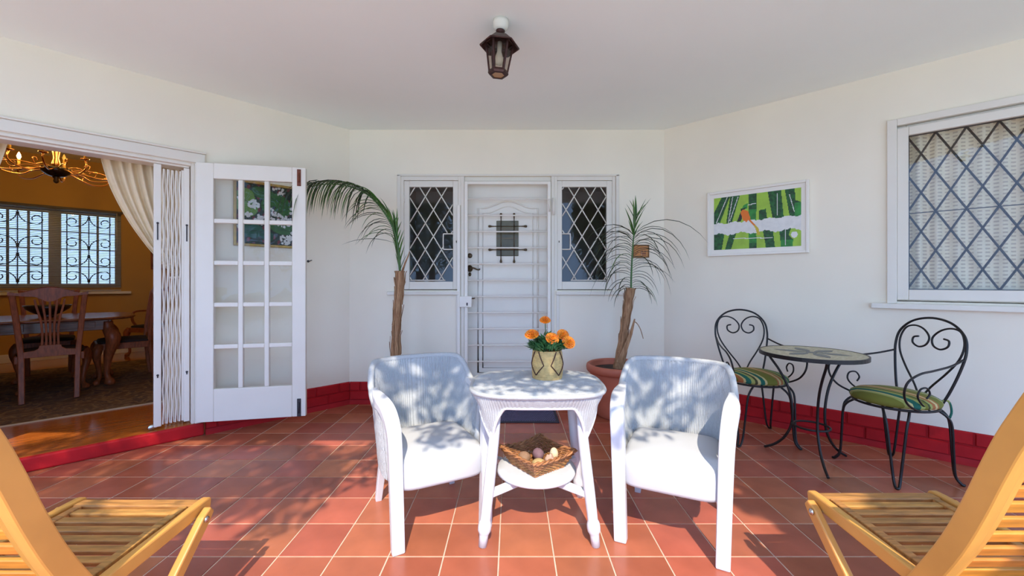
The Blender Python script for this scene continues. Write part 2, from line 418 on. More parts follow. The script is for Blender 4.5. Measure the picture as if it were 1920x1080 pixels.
M_['backdrop'] = mat('pale_blue_backdrop', (0.44,0.57,0.74), 0.8, var=0.08, vscale=1.5)
struct('wall_backdrop', b, M_['backdrop'], 'pale yard wall added to block the sky outside the dining room window', 'wall', ML)
# --- garden ground --------------------------------------------------------------
b = MB(); b.add([(-40,-60,-0.152),(40,-60,-0.152),(40,40,-0.152),(-40,40,-0.152)], [(0,1,2,3)])
M_['lawn'] = mat('dry_lawn', (0.22,0.24,0.10), 0.9, var=0.25, vscale=3, bump=0.4, bscale=40)
struct('ground', b, M_['lawn'], 'lawn of the garden around the house', 'ground')
b = MB(); b.box(-7, 7, -9, -0.52, -0.15, -0.10)  # added slab out of view, bounces neutral light up to the ceiling
M_['bounce_slab'] = mat('pale_bounce_ground', (0.74,0.72,0.66), 0.8, var=0.12, vscale=2)
struct('reflector', b, M_['bounce_slab'], 'added pale light-bouncing terrace in front of the veranda', 'reflector')

# --- doorway trim (left wall) ---------------------------------------------------
b = MB(); b.box(1.20, 2.86, 0, 0.022, OT+0.004, 2.282); b.box(O0-0.055, O0, 0, 0.020, 0.1, OT+0.004); b.box(O1, O1+0.07, 0, 0.02, 0.1, OT+0.004)
struct('trim_3', b, M_['white'], 'white moulded frame around the dining room doorway', 'trim', ML, bev=0.006)
b = MB(); b.box(1.195, 2.865, 0, 0.034, 2.282, 2.297)
struct('trim_4', b, M_['white'], 'thin white ledge above the dining room doorway', 'trim', ML, bev=0.004)
b = MB(); b.box(O0, O0+0.022, -WT-0.02, 0.0, 0.1, OT); b.box(O1-0.022, O1, -WT-0.02, 0.0, 0.1, OT); b.box(O0+0.022, O1-0.022, -WT-0.02, 0.0, OT-0.022, OT)
struct('trim_5', b, M_['white'], 'white lining inside the dining room doorway', 'trim', ML, bev=0.003)

# --- window helpers -------------------------------------------------------------
def diamond_segments(x0, x1, z0, z1, nx, nz, px, pz, cut=None):
    segs = []
    for sg in (1, -1):
        sl = sg*pz/px
        for k in range(-30, 31):
            # line through (nx + k*px, nz) with slope sl
            ax = nx + k*px
            pts = []
            for X in (x0, x1):
                z = nz + sl*(X-ax)
                if z0 <= z <= z1: pts.append((X, z))
            for Z in (z0, z1):
                X = ax + (Z-nz)/sl
                if x0 < X < x1: pts.append((X, Z))
            pts = sorted(set((round(p[0], 5), round(p[1], 5)) for p in pts))
            if len(pts) < 2 or (pts[-1][0]-pts[0][0]) < 0.01: continue
            a, c = pts[0], pts[-1]
            if cut:
                n = 60; run = []; inside = lambda p: cut[0] < p[0] < cut[1] and cut[2] < p[1] < cut[3]
                P = [(a[0]+(c[0]-a[0])*i/n, a[1]+(c[1]-a[1])*i/n) for i in range(n+1)]
                for p in P:
                    if inside(p):
                        if len(run) > 3: segs.append((run[0], run[-1]))
                        run = []
                    else: run.append(p)
                if len(run) > 3: segs.append((run[0], run[-1]))
            else: segs.append((a, c))
    return segs
def frame_rect(b, x0, x1, z0, z1, wl, wr, wt, wb, ya, yb):
    b.box(x0, x0+wl, ya, yb, z0, z1); b.box(x1-wr, x1, ya, yb, z0, z1)
    b.box(x0+wl, x1-wr, ya, yb, z1-wt, z1); b.box(x0+wl, x1-wr, ya, yb, z0, z0+wb)

# --- side windows of the front door ---------------------------------------------
def side_window(name, label, sx0, sx1, gx0, gx1, nodex, hx0, hx1, sill):
    b = MB(); frame_rect(b, sx0-0.03, sx1+0.03, 1.158, 2.33, 0.03, 0.03, 0.04, 0.0, 0.0, 0.10)
    win = struct(name, b, M_['white'], label, 'window', MBK, bev=0.003)
    b = MB(); frame_rect(b, sx0, sx1, 1.168, 2.288, gx0-sx0, sx1-gx1, 2.288-2.224, 1.249-1.168, 0.012, 0.055)
    obj('sash', b, M_['white'], win, bev=0.004)
    b = MB(); b.box(gx0-0.005, gx1+0.005, 0.036, 0.040, 1.244, 2.229)
    obj('pane', b, M_['glass'], win)
    g = (gx0+0.004, gx1-0.004, 1.262, 2.222)
    for (a, c) in diamond_segments(*g, nodex, 2.127, 0.166, 0.274, (hx0-0.002, hx1+0.002, 1.578, 1.745)):
        q = MB(); q.tube([(a[0], 0.026, a[1]), (c[0], 0.026, c[1])], 0.0062, 6)
        obj('lattice_bar', q, M_['gate_white'], win)
    q = MB(); hm = (hx0, hx1)
    xa, xb = (hx0, gx1-0.002) if hx1 >= gx1-0.01 else (hx1, gx0+0.002)
    q.tube(catmull([(xb,0.026,1.742),(xa+(0.012 if xb > xa else -0.012),0.026,1.742),(xa,0.026,1.73),(xa,0.026,1.594),(xa+(0.012 if xb > xa else -0.012),0.026,1.582),(xb,0.026,1.582)], 5), 0.0062, 6)
    obj('handle_guard', q, M_['gate_white'], win)
    q = MB(); q.tube([(gx0+0.003,0.026,1.262),(gx1-0.08 if xb > xa else gx1-0.003,0.026,1.262)] if xb > xa else [(gx0+0.09,0.026,1.262),(gx1-0.003,0.026,1.262)], 0.006, 6)
    obj('lattice_bar', q, M_['gate_white'], win)
    b = MB(); b.box(*sill, -0.035, 0.02, 1.112, 1.150); obj('window_sill', b, M_['white'], win, bev=0.006)
    for zz in (2.10, 1.30):
        q = MB(); xx = sx0+0.004 if xb > xa else sx1-0.004
        q.tube([(xx, 0.008, zz-0.04), (xx, 0.008, zz+0.04)], 0.006, 8); obj('hinge', q, M_['white'], win)
    q = MB(); xx = sx1-0.02 if xb > xa else sx0+0.02
    q.box(xx-0.004, xx+0.004, 0.004, 0.014, 1.65, 1.67); obj('catch', q, M_['brass_dark'], win)
    return win
side_window('window_1', 'white lattice side window left of the front door', -1.112, -0.552, -1.058, -0.608, -0.895, -0.71, -0.61, (-1.277, -0.535))
side_window('window_2', 'white lattice side window right of the front door', 0.465, 1.032, 0.515, 0.975, 0.641, 0.517, 0.602, (0.45, 1.19))
# moulded outer frame and jamb posts of the entrance
b = MB(); b.box(-1.178, -1.142, -0.012, 0.02, 1.15, 2.345); b.box(1.067, 1.10, -0.012, 0.02, 1.15, 2.345); b.box(-1.178, 1.10, -0.012, 0.02, 2.331, 2.352)
struct('trim_6', b, M_['white'], 'thin white moulding around the entrance windows and door', 'trim', MBK, bev=0.004)
b = MB(); b.box(-0.525, -0.49, -0.008, 0.16, 0.1, 2.33); b.box(0.402, 0.435, -0.008, 0.16, 0.1, 2.33); b.box(-0.49, 0.402, 0.02, 0.16, 2.285, 2.33)
struct('trim_7', b, M_['white'], 'white frame around the front door', 'trim', MBK, bev=0.004)
b = MB(); b.box(-0.575, -0.545, -0.010, 0.0, 0.225, 1.112); b.box(0.455, 0.485, -0.010, 0.0, 0.225, 1.112)
struct('trim_8', b, M_['white'], 'white strips beside the front door below the side windows', 'trim', MBK, bev=0.003)
# --- front door -----------------------------------------------------------------
b = MB(); b.box(-0.488, 0.400, 0.075, 0.115, 0.105, 2.283)
door = struct('door_1', b, M_['white'], 'white panelled front door behind a barred security gate', 'door', MBK, bev=0.002)
def arch_loop(x0, x1, z0, z1, rise, y):
    P = [(x0,y,z0),(x1,y,z0),(x1,y,z1)]
    n = 14
    for i in range(1, n):
        t = i/n; xx = x1+(x0-x1)*t; s_ = 0.5-0.5*cos(2*pi*min(max((t-0.08)/0.84,0),1))
        P.append((xx, y, z1 + rise*s_))
    P.append((x0,y,z1)); return P
for i, (pts, rr_) in enumerate(((arch_loop(-0.355, 0.270, 0.30, 2.015, 0.075, 0.072), 0.009), (arch_loop(-0.305, 0.22, 0.35, 1.965, 0.07, 0.073), 0.006))):
    q = MB(); q.tube(pts, rr_, 6, closed=True); obj('panel_moulding', q, M_['white'], door)
M_['door_glass'] = mat('smoked_glass', (0.10,0.085,0.035), 0.22, spec=0.3, var=0.4, vscale=6)
b = MB(); b.box(-0.163, 0.068, 0.066, 0.076, 1.515, 1.885); spy = obj('spy_window', b, M_['door_glass'], door, bev=0.008)
b = MB()
for zz in (1.585, 1.70, 1.80): b.box(-0.16, 0.065, 0.062, 0.067, zz-0.008, zz+0.008)
obj('spy_louvre', b, M_['brass_dark'], spy)
for i, (a, c) in enumerate((((-0.115,1.50),(-0.115,1.905)),((0.022,1.50),(0.022,1.905)),((-0.19,1.825),(0.10,1.825)),((-0.19,1.58),(0.10,1.58)))):
    q = MB(); d = Vector((c[0]-a[0],0,c[1]-a[1])).normalized()
    q.tube([(a[0],0.055,a[1]),(c[0],0.055,c[1])], 0.0045, 6)
    for p, s_ in ((a,-1),(c,1)):
        P = [Vector((p[0],0.055,p[1])) + d*(s_*k) for k in (0,0.02,0.035,0.05,0.058)]
        q.tube(P, [0.005,0.006,0.012,0.013,0.004], 8)
    obj('spy_bar', q, M_['brass_dark'], spy)
q = MB(); q.lathe([(0.0,0.0),(0.026,0.0),(0.026,0.006),(0.018,0.012),(0.0,0.014)], 16, M=Matrix.Translation((-0.44,0.074,1.52)) @ Matrix.Rotation(pi/2,4,'X')); obj('deadbolt', q, M_['brass_dark'], door)
q = MB(); q.lathe([(0.0,0.0),(0.03,0.0),(0.03,0.006),(0.014,0.01),(0.011,0.03),(0,0.032)], 16, sy=1.2, M=Matrix.Translation((-0.44,0.074,1.385)) @ Matrix.Rotation(pi/2,4,'X'))
q.tube(catmull([(-0.44,0.045,1.385),(-0.40,0.04,1.390),(-0.37,0.04,1.377),(-0.345,0.04,1.372),(-0.332,0.04,1.383)],5), 0.008, 8); obj('door_handle', q, M_['brass_dark'], door)
q = MB(); q.lathe([(0.0,0.0),(0.015,0.0),(0.015,0.006),(0.0,0.008)], 14, sy=1.4, M=Matrix.Translation((-0.44,0.074,1.325)) @ Matrix.Rotation(pi/2,4,'X')); obj('keyhole', q, M_['brass_dark'], door)
# --- security gate -----------------------------------------------------------------
gate = thing('security_gate', 'white barred steel security gate over the front door', 'gate', MBK @ TR(-0.045, -0.02, 0.1))
b = MB(); G0, G1, GT = -0.440, 0.440, 2.172
frame_rect(b, G0, G1, 0.0, GT, 0.032, 0.032, 0.03, 0.03, -0.012, 0.018); obj('gate_frame', b, M_['gate_white'], gate, bev=0.003)
zz = GT - 0.18; bm_ = MB(); bm_.tube([(G0+0.02,0,0),(G1-0.02,0,0)], 0.0075, 8); bm_ = bm_.mesh('gate_bar', M_['gate_white'])
while zz > 0.06:
    obj('gate_bar', bm_, None, gate, Matrix.Translation((0, 0.003, zz))); zz -= 0.166
b = MB(); b.box(G0-0.05, G0+0.075, -0.032, 0.022, 0.89, 1.0); lock = obj('lock_box', b, M_['gate_white'], gate, bev=0.004)
q = MB(); q.box(G0+0.022, G0+0.036, -0.036, -0.03, 0.905, 0.935); obj('keyhole', q, M_['black_rubber'], lock, bev=0.003)
q = MB(); q.tube([(G0+0.075,-0.01,0.975),(G0+0.10,-0.012,0.978),(G0+0.105,-0.03,0.98)], 0.006, 8); obj('latch_lever', q, M_['brass_dark'], lock)
b = MB(); b.box(G0-0.075, G0-0.045, -0.01, 0.02, 0.0, 1.93); obj('gate_post', b, M_['gate_white'], gate, bev=0.003)
for z0 in (1.83, 0.25):
    q = MB(); q.tube([(G1+0.03, -0.006, z0), (G1+0.03, -0.006, z0+0.17)], 0.011, 8); obj('gate_hinge', q, M_['gate_white'], gate)
q = MB(); q.tube([(G1-0.012,-0.02,1.86),(G1-0.012,-0.02,1.99)], 0.009, 8); obj('gate_hinge', q, M_['gate_white'], gate)

# --- lattice window on the right wall --------------------------------------------------
b = MB(); frame_rect(b, 1.745, 3.145, 1.105, 2.395, 0.05, 0.05, 0.05, 0.03, 0.02, 0.16)
b.box(1.69, 1.745, -0.022, 0.02, 1.085, 2.445); b.box(3.145, 3.2, -0.022, 0.02, 1.085, 2.445); b.box(1.745, 3.145, -0.022, 0.02, 2.395, 2.445)
win3 = struct('window_3', b, M_['white'], 'large white window with dark diamond bars on the right wall', 'window', MR, bev=0.004)
b = MB(); frame_rect(b, 1.745, 3.145, 1.112, 2.375, 0.062, 0.062, 0.062, 0.075, -0.012, 0.03); obj('sash', b, M_['white'], win3, bev=0.005)
g3 = (1.807, 3.083, 1.187, 2.313)
b = MB(); b.box(g3[0]-0.004, g3[1]+0.004, 0.010, 0.014, g3[2]-0.004, g3[3]+0.004); obj('pane', b, M_['glass'], win3)
M_['lead'] = mat('dark_bronze_bar', (0.045,0.026,0.018), 0.6, spec=0.25)
for (a, c) in diamond_segments(*g3, 1.947, 1.187, 0.1475, 0.281):
    q = MB(); q.tube([(a[0], 0.022, a[1]), (c[0], 0.022, c[1])], 0.0065, 6); obj('lattice_bar', q, M_['lead'], win3)
q = MB(); q.tube([(g3[0],0.026,1.745),(g3[1],0.026,1.745)], 0.003, 6); obj('tie_bar', q, M_['lead'], win3)
for (xa, xb, za, zb) in ((g3[0],g3[0]+0.006,g3[2],g3[3]),(g3[0],g3[1],g3[2],g3[2]+0.006),(g3[0],g3[1],g3[3]-0.006,g3[3])):
    q = MB(); q.box(xa, xb, 0.016, 0.026, za, zb); obj('glazing_bead', q, M_['lead'], win3)
b = MB(); b.box(1.60, 3.3, -0.045, 0.02, 1.045, 1.085); obj('window_sill', b, M_['white'], win3, bev=0.006)
# --- barred dining room window ----------------------------------------------------------
b = MB(); S0, S1, Z0, Z1 = DW
y0, y1 = -DT-0.16, -DT-0.11
frame_rect(b, S0, S1, Z0, Z1, 0.07, 0.07, 0.06, 0.06, y0, y1)
lw = (S1-S0-0.14-2*0.13)/3; xs = S0+0.07; lights = []
for k in range(3):
    lights.append((xs, xs+lw)); xs += lw
    if k < 2: b.box(xs, xs+0.13, y0, y1, Z0+0.06, Z1-0.06); xs += 0.13
M_['blue_frame'] = mat('grey_window_paint', (0.40,0.38,0.36), 0.5)
win4 = struct('window_4', b, M_['blue_frame'], 'barred window with a blind in the dining room', 'window', ML, bev=0.004)
for (xa, xb) in lights:
    q = MB(); q.box(xa, xb, y0+0.02, y0+0.024, Z0+0.06, Z1-0.06); obj('pane', q, M_['glass'], win4)
    for k in (1, 2):
        q = MB(); xx = xa+(xb-xa)*k/3; q.box(xx-0.014, xx+0.014, y0, y0+0.02, Z0+0.06, Z1-0.06); obj('glazing_bar', q, M_['blue_frame'], win4)
    for k in (1, 2, 3):
        q = MB(); zc = Z0+0.06+(Z1-Z0-0.12)*k/4; q.box(xa, xb, y0, y0+0.02, zc-0.009, zc+0.009); obj('glazing_bar', q, M_['blue_frame'], win4)
b = MB(); b.box(S0-0.12, S1+0.1, -DT, -DT+0.05, Z0-0.10, Z0-0.06); obj('window_sill', b, M_['white'], win4, bev=0.005)
def spiral(cx, cz, r0, a0, turns, sg, n=16, k=0.55):
    return [(cx + r0*(1-k*i/n)*cos(a0+sg*2*pi*turns*i/n), cz + r0*(1-k*i/n)*sin(a0+sg*2*pi*turns*i/n)) for i in range(n+1)]
for li, (xa, xb) in enumerate(lights):
    cx = (xa+xb)/2; hh = Z1-Z0-0.12; zb = Z0+0.06
    bars = [[(cx, zb), (cx, zb+hh)], [(xa+0.06, zb), (xa+0.06, zb+hh)], [(xb-0.06, zb), (xb-0.06, zb+hh)]]
    for (z_, up) in ((zb+0.02, 1), (zb+hh*0.42, -1), (zb+hh*0.50, 1), (zb+hh-0.02, -1)):
        for sg in (-1, 1):
            r = 0.075; c_ = cx + sg*0.175; dz = up*0.16
            sp = spiral(c_, z_+dz-up*0.065, r, pi/2*up, 0.86, -sg*up if True else 1)
            bars.append([(cx+sg*0.008, z_), (cx+sg*0.02, z_+dz*0.45), (cx+sg*0.075, z_+dz*0.88)] + sp)
    for P in bars:
        P3 = [(x, y1+0.03, z) for x, z in P]
        q = MB(); q.tube(catmull(P3, 3) if len(P3) > 2 else P3, 0.0065, 6); obj('burglar_bar', q, M_['iron'], win4)
# ================================================================== garden trees (behind the camera, they throw the dappled shade)
M_['tree_leaf'] = mat('garden_leaf', (0.07,0.16,0.035), 0.5, var=0.2, vscale=3)
M_['bark'] = mat('garden_bark', (0.16,0.11,0.07), 0.9, var=0.3, vscale=10, bump=0.4, bscale=30)
def leaf_cloud(seed, blobs, size):
    """blobs: (centre, radii, count)"""
    rr = random.Random(seed); b = MB()
    for (c, rad, n) in blobs:
        for _ in range(n):
            while True:
                p = Vector((rr.uniform(-1,1), rr.uniform(-1,1), rr.uniform(-1,1)))
                if p.length < 1: break
            p = Vector((c[0]+p.x*rad[0], c[1]+p.y*rad[1], c[2]+p.z*rad[2]))
            q = Matrix.Translation(p) @ Matrix.Rotation(rr.uniform(0,2*pi),4,'Z') @ Matrix.Rotation(rr.uniform(-0.9,0.9),4,'X') @ Matrix.Rotation(rr.uniform(-0.9,0.9),4,'Y')
            s_ = size*rr.uniform(0.7,1.3)
            b.add([(-s_*0.5,0,0),(-s_*0.15,-s_*0.24,0.01),(s_*0.25,-s_*0.2,0.01),(s_*0.6,0,-0.01),(s_*0.25,s_*0.2,0.01),(-s_*0.15,s_*0.24,0.01)], [(0,1,2,3,4,5)], 0, False, q)
    return b
def garden_tree(name, label, base, trunk, branches, blobs, size, seed):
    t = thing(name, label, 'tree', TR(base[0], base[1], -0.152))
    o_ = Vector((base[0], base[1], -0.152))
    b = MB(); b.tube([Vector(p)-o_ for p in trunk], [0.11*(1-0.6*i/(len(trunk)-1)) for i in range(len(trunk))], 10); obj('trunk', b, M_['bark'], t)
    for br in branches:
        b = MB(); P = catmull([Vector(p)-o_ for p in br], 5); b.tube(P, [0.045*(1-0.8*i/(len(P)-1)) for i in range(len(P))], 8); obj('branch', b, M_['bark'], t)
    b = leaf_cloud(seed, [((c[0]-o_.x, c[1]-o_.y, c[2]-o_.z), r, n) for c, r, n in blobs], size)
    f = obj('foliage', b, M_['tree_leaf'], t); f['kind'] = 'stuff'
    return t
garden_tree('garden_tree', 'leafy garden tree shading the left half of the veranda', (-2.1,-2.1),
    [(-2.1,-2.1,-0.15),(-2.05,-2.0,1.2),(-2.0,-1.8,2.6),(-1.9,-1.7,4.2)],
    [[(-2.0,-1.8,2.6),(-1.5,-1.2,3.3),(-0.9,-0.6,3.55),(0.0,-0.42,3.62),(1.2,-0.42,3.55)], [(-1.95,-1.75,3.6),(-1.4,-1.6,4.2),(-0.8,-1.5,4.6)], [(-2.0,-1.8,2.8),(-2.6,-1.7,3.6),(-3.0,-1.6,4.2)]],
    [((-2.12,-1.6,2.75),(0.95,0.35,1.35),6500), ((-1.72,-1.6,4.25),(0.72,0.35,0.62),2300), ((-2.7,-1.6,4.3),(0.6,0.4,0.7),1500),
     ((-1.05,-1.5,4.0),(0.22,0.3,0.45),260),
     ((-0.45,-0.42,3.50),(0.72,0.22,0.34),430), ((0.45,-0.42,3.52),(0.72,0.22,0.34),440), ((0.95,-0.42,3.45),(0.34,0.22,0.34),160),
     ((0.28,-0.42,3.28),(0.42,0.18,0.20),190), ((-0.22,-0.42,3.02),(0.16,0.12,0.15),45), ((-0.80,-0.5,3.22),(0.22,0.2,0.2),60), ((-0.62,-0.42,3.02),(0.07,0.08,0.05),9), ((-0.30,-0.42,3.10),(0.10,0.1,0.06),16), ((0.62,-0.42,2.98),(0.09,0.1,0.09),16), ((0.86,-0.42,3.06),(0.16,0.1,0.05),16)], 0.075, 11)
garden_tree('garden_tree', 'dense garden tree shading the right half of the veranda', (2.3,-2.0),
    [(2.3,-2.0,-0.15),(2.28,-1.9,1.2),(2.2,-1.8,2.6),(2.15,-1.7,4.0)],
    [[(2.25,-1.8,2.4),(1.8,-1.6,3.2),(1.5,-1.5,3.8)], [(2.2,-1.8,2.6),(2.7,-1.6,3.4),(3.1,-1.6,4.0)]],
    [((2.40,-1.6,2.6),(0.95,0.4,1.5),7000), ((2.2,-1.5,4.2),(0.95,0.4,0.7),3000), ((1.82,-1.5,3.0),(0.36,0.3,1.2),2600), ((3.6,-1.6,3.2),(0.9,0.4,1.9),5000), ((3.1,-1.6,5.0),(1.3,0.4,1.1),5500)], 0.09, 12)
# ================================================================== wicker armchairs and table
def superell(a, b_, p, n, ph0=0.0):
    out = []
    for i in range(n):
        t = ph0 + 2*pi*i/n; c, s_ = cos(t), sin(t)
        out.append((a*math.copysign(abs(c)**(2/p), c), b_*math.copysign(abs(s_)**(2/p), s_)))
    return out
def smooth(t): t = min(max(t,0),1); return t*t*(3-2*t)
def shell_rows(NU=560, NV=18, off=0.0, ribs=108, amp=0.003):
    """wrap-around back: u from the right arm round the back to the left arm"""
    rows = []
    for j in range(NV+1):
        v = j/NV; row = []
        for i in range(NU+1):
            u = i/NU; ph = -0.42 + u*(pi+0.84)          # 0 = +x, pi/2 = back
            c, s_ = cos(ph), sin(ph); p = 2.9
            side = abs(c)
            back = smooth((s_+0.05)/0.75)
            ztop = 0.63 + 0.158*back
            z = 0.275 + (ztop-0.275)*v
            k = (z-0.275)/0.52
            a = 0.238 + 0.046*k + off; bb = 0.245 + 0.085*k + off
            if s_ < 0: bb = 0.20 + off
            a += 0.012*smooth((v-0.8)/0.2)
            x = a*math.copysign(abs(c)**(2/p), c); y = bb*math.copysign(abs(s_)**(2/p), s_)
            rib = amp*cos(2*pi*ribs*u) * (1 if off >= 0 else -1) + amp*0.4*cos(2*pi*(z/0.012) + (pi if int(u*ribs) % 2 else 0))
            nrm = Vector((c, s_, 0)).normalized()
            row.append((x+nrm.x*rib, y+nrm.y*rib, z))
        rows.append(row)
    return rows
def make_armchair(name, label, M):
    t = thing(name, label, 'chair', M, 'white wicker chairs at the small table')
    outer = shell_rows(off=0.012); inner = shell_rows(off=-0.012)
    b = MB(); b.grid(outer, flip=False); b.grid(inner, flip=True)
    # close bottom and ends
    b.grid([outer[0], inner[0]], flip=True); b.grid([outer[-1], inner[-1]])
    b.grid([[r[0] for r in outer], [r[0] for r in inner]]); b.grid([[r[-1] for r in outer], [r[-1] for r in inner]], flip=True)
    back = obj('backrest', b, M_['wicker'], t)
    rim = [((Vector(a)+Vector(c))/2) for a, c in zip(outer[-1], inner[-1])][::8]
    q = MB(); q.tube(rim, 0.017, 10); obj('rim', q, M_['wicker'], back)
    for k in (0, -1):
        q = MB(); q.tube([((Vector(o_[k])+Vector(i_[k]))/2) for o_, i_ in zip(outer, inner)], 0.016, 8); obj('edge_binding', q, M_['wicker'], back)
    # seat: crowned upholstered box
    rows = []; n = 40
    for (zz, k) in ((0.272,0.93),(0.276,0.985),(0.29,1.0),(0.36,1.0),(0.395,0.985),(0.41,0.95),(0.418,0.86),(0.425,0.6),(0.429,0.3),(0.430,0.0)):
        rows.append([(x*k, -0.025+y*k, zz) for x, y in superell(0.224, 0.245, 6.0, n)])
    b = MB(); b.grid(rows, closed=True); b.f.append(list(range(n))[::-1]); b.mi.append(0); b.sm.append(False)
    obj('seat', b, M_['seat_white'], t)
    for s_ in (-1, 1):
        P = catmull([(s_*0.266,0.10,0.668),(s_*0.266,0.03,0.662),(s_*0.261,-0.07,0.653),(s_*0.249,-0.175,0.630),(s_*0.238,-0.232,0.572),(s_*0.232,-0.245,0.49),(s_*0.226,-0.248,0.30),(s_*0.218,-0.250,0.0)], 5)
        m = len(P)-1
        b = MB(); b.bar(P, [0.030+0.046*smooth(i/(m*0.35))-0.018*i/m for i in range(m+1)], [0.034+0.012*min(1,i/(m*0.5)) for i in range(m+1)], side=(1,0,0), smooth=False)
        arm = obj('arm', b, M_['wicker_wood'], t, bev=0.006)
        b = MB(); P = catmull([(s_*0.205,0.175,0.40),(s_*0.205,0.19,0.27),(s_*0.212,0.235,0.12),(s_*0.218,0.268,0.0)], 4)
        b.bar(P, [0.045-0.012*i/(len(P)-1) for i in range(len(P))], [0.045-0.012*i/(len(P)-1) for i in range(len(P))]); obj('leg', b, M_['wicker_wood'], t, bev=0.004)
    return t
ch1 = make_armchair('wicker_armchair', 'white wicker tub armchair left of the small table', TR(-0.445, 2.205, 0, radians(27.5)))
ch2 = copy_tree(ch1, TR(0.8275, 2.1025, 0, radians(-25.8)), 'white wicker tub armchair right of the small table')

# --- table ------------------------------------------------------------------------------
TX, TY, TZ = 0.128, 2.155, 0.722
tb = thing('wicker_table', 'small white wicker table with arched skirt and round lower shelf', 'table', TR(TX, TY))
A, B_ = 0.335, 0.27
b = MB(); rows = []; n = 250
for i in range(n+1):
    y = -B_*0.995 + 2*B_*0.995*i/n; hx = A*(1-abs(y/B_)**3.4)**(1/3.4); edge = 0
    row = []
    for j in range(29):
        u = -1+2*j/28; x = hx*u
        e = max(abs(u), abs(y)/B_); z = TZ + 0.0016*cos(2*pi*y/0.0085) - 0.006*smooth((e-0.85)/0.15)
        row.append((x, y, z))
    rows.append(row)
b.grid(rows)
top = obj('top', b, M_['wicker'], tb)
q = MB(); q.tube([(x, y, TZ-0.012) for x, y in superell(A, B_, 3.4, 72)], 0.012, 8, closed=True); obj('rim', q, M_['wicker'], top)
# skirt: hangs straight at the middle of each side, tapers down to the legs at the corners
NU = 720; NV = 14; so = []; si = []
out = superell(A, B_, 3.4, NU)
for j in range(NV+1):
    v = j/NV; ro = []; ri = []
    for i, (x, y) in enumerate(out):
        th = 2*pi*i/NU
        cw = abs(sin(2*th))**2.2                      # 1 at the corners
        cwx = smooth((min(abs(x)/A, abs(y)/B_)-0.50)/0.42)
        zb = 0.652 - 0.245*cwx**1.15
        z = (TZ-0.014) + (zb-(TZ-0.014))*v
        d = (TZ-0.014-z)
        tx = math.copysign(0.205, x); ty = math.copysign(0.172, y)
        k = smooth(d/0.27)*cwx
        kk = 0.10*smooth(d/0.08)*(1-cwx)
        xx = x*(1-kk) + (tx + (x-tx)*0.12 - x)*k; yy = y*(1-kk) + (ty + (y-ty)*0.12 - y)*k
        r = 0.0016*cos(2*pi*i/6)
        nn = Vector((x/A, y/B_, 0)).normalized()
        ro.append((xx+nn.x*r, yy+nn.y*r, z)); ri.append((xx-nn.x*0.012, yy-nn.y*0.012, z))
    so.append(ro); si.append(ri)
b = MB(); b.grid(so, closed=True, flip=True); b.grid(si, closed=True); b.grid([so[-1], si[-1]], closed=True, flip=True)
sk = obj('skirt', b, M_['wicker'], tb)
q = MB(); q.tube([((Vector(a)+Vector(c))/2) for a, c in zip(so[-1], si[-1])][::6], 0.009, 6, closed=True); obj('skirt_edge', q, M_['wicker_wood'], sk)
lx, ly, fx, fy = 0.200, 0.168, 0.266, 0.226
for sx in (-1,1):
    for sy in (-1,1):
        def lp(z):
            k = 1 - z/0.70; return (sx*(lx+(fx-lx)*max(0,(0.62-z)/0.62)), sy*(ly+(fy-ly)*max(0,(0.62-z)/0.62)), z)
        zs = [0.70,0.5,0.35,0.25,0.15,0.118,0.11,0.10,0.085,0.07,0.058,0.05,0.0]
        rs = [0.024,0.025,0.026,0.0265,0.025,0.024,0.028,0.031,0.032,0.031,0.024,0.022,0.020]
        b = MB(); b.tube([lp(z) for z in zs], rs, 12); obj('leg', b, M_['wicker_wood'], tb)
        b = MB(); p = Vector(lp(0.232)); c_ = Vector((sx*0.10, sy*0.085, 0.232)); b.bar([c_, p], 0.03, 0.036, side=(0,0,1)); obj('stretcher', b, M_['wicker_wood'], tb, bev=0.004)
b = MB(); b.lathe([(0.0,0.248),(0.17,0.248),(0.198,0.249),(0.207,0.256),(0.208,0.268),(0.202,0.277),(0.17,0.280),(0.0,0.280)], 56, sy=0.97)
sh = obj('shelf', b, M_['wicker_wood'], tb)
SHZ = 0.280

# --- willow basket with stones ------------------------------------------------------------
M_['willow'] = mat('willow_cane', (0.36,0.16,0.055), 0.5, var=0.35, vscale=25, rnd=0.2, island=True)
BX, BY = TX+0.004, TY-0.005
bk = thing('willow_basket', 'square woven willow basket on the lower shelf of the wicker table', 'basket', TR(BX, BY, SHZ, radians(37)))
def bk_pt(v, k):            # v height 0..1, k position round the square 0..4
    s_ = 0.098 + 0.042*v; i = int(k) % 4; f = k-int(k)
    c = [(-s_,-s_),(s_,-s_),(s_,s_),(-s_,s_)]; a, d = c[i], c[(i+1)%4]
    sag = 1 - 0.05*sin(pi*f)
    return Vector(((a[0]+(d[0]-a[0])*f)*sag, (a[1]+(d[1]-a[1])*f)*sag, 0.006+0.070*v + 0.014*v*abs(2*f-1)**2))
b = MB()
for r_ in range(9):
    v = r_/9; P = []
    for i in range(4*14):
        k = i/14; p = bk_pt(v, k); d = p.copy(); d.z = 0; d.normalize()
        P.append(p + d*(0.0035*(1 if (i+r_) % 2 else -1)))
    b.tube(P, 0.0042, 5, closed=True)
obj('weave', b, M_['willow'], bk)
for i in range(4*7):
    q = MB(); k = i/7; q.tube([bk_pt(0,k), bk_pt(0.5,k), bk_pt(1.0,k)], 0.003, 5); obj('stake', q, M_['willow'], bk)
b = MB()
for ph in (0, pi):
    P = []
    for i in range(4*24):
        k = i/24; p = bk_pt(1.03, k); d = p.copy(); d.z = 0; d.normalize()
        P.append(p + d*(0.006*cos(i*0.9+ph)) + Vector((0,0,0.006*sin(i*0.9+ph))))
    b.tube(P, 0.0055, 6, closed=True)
obj('plaited_rim', b, M_['willow'], bk)
b = MB()
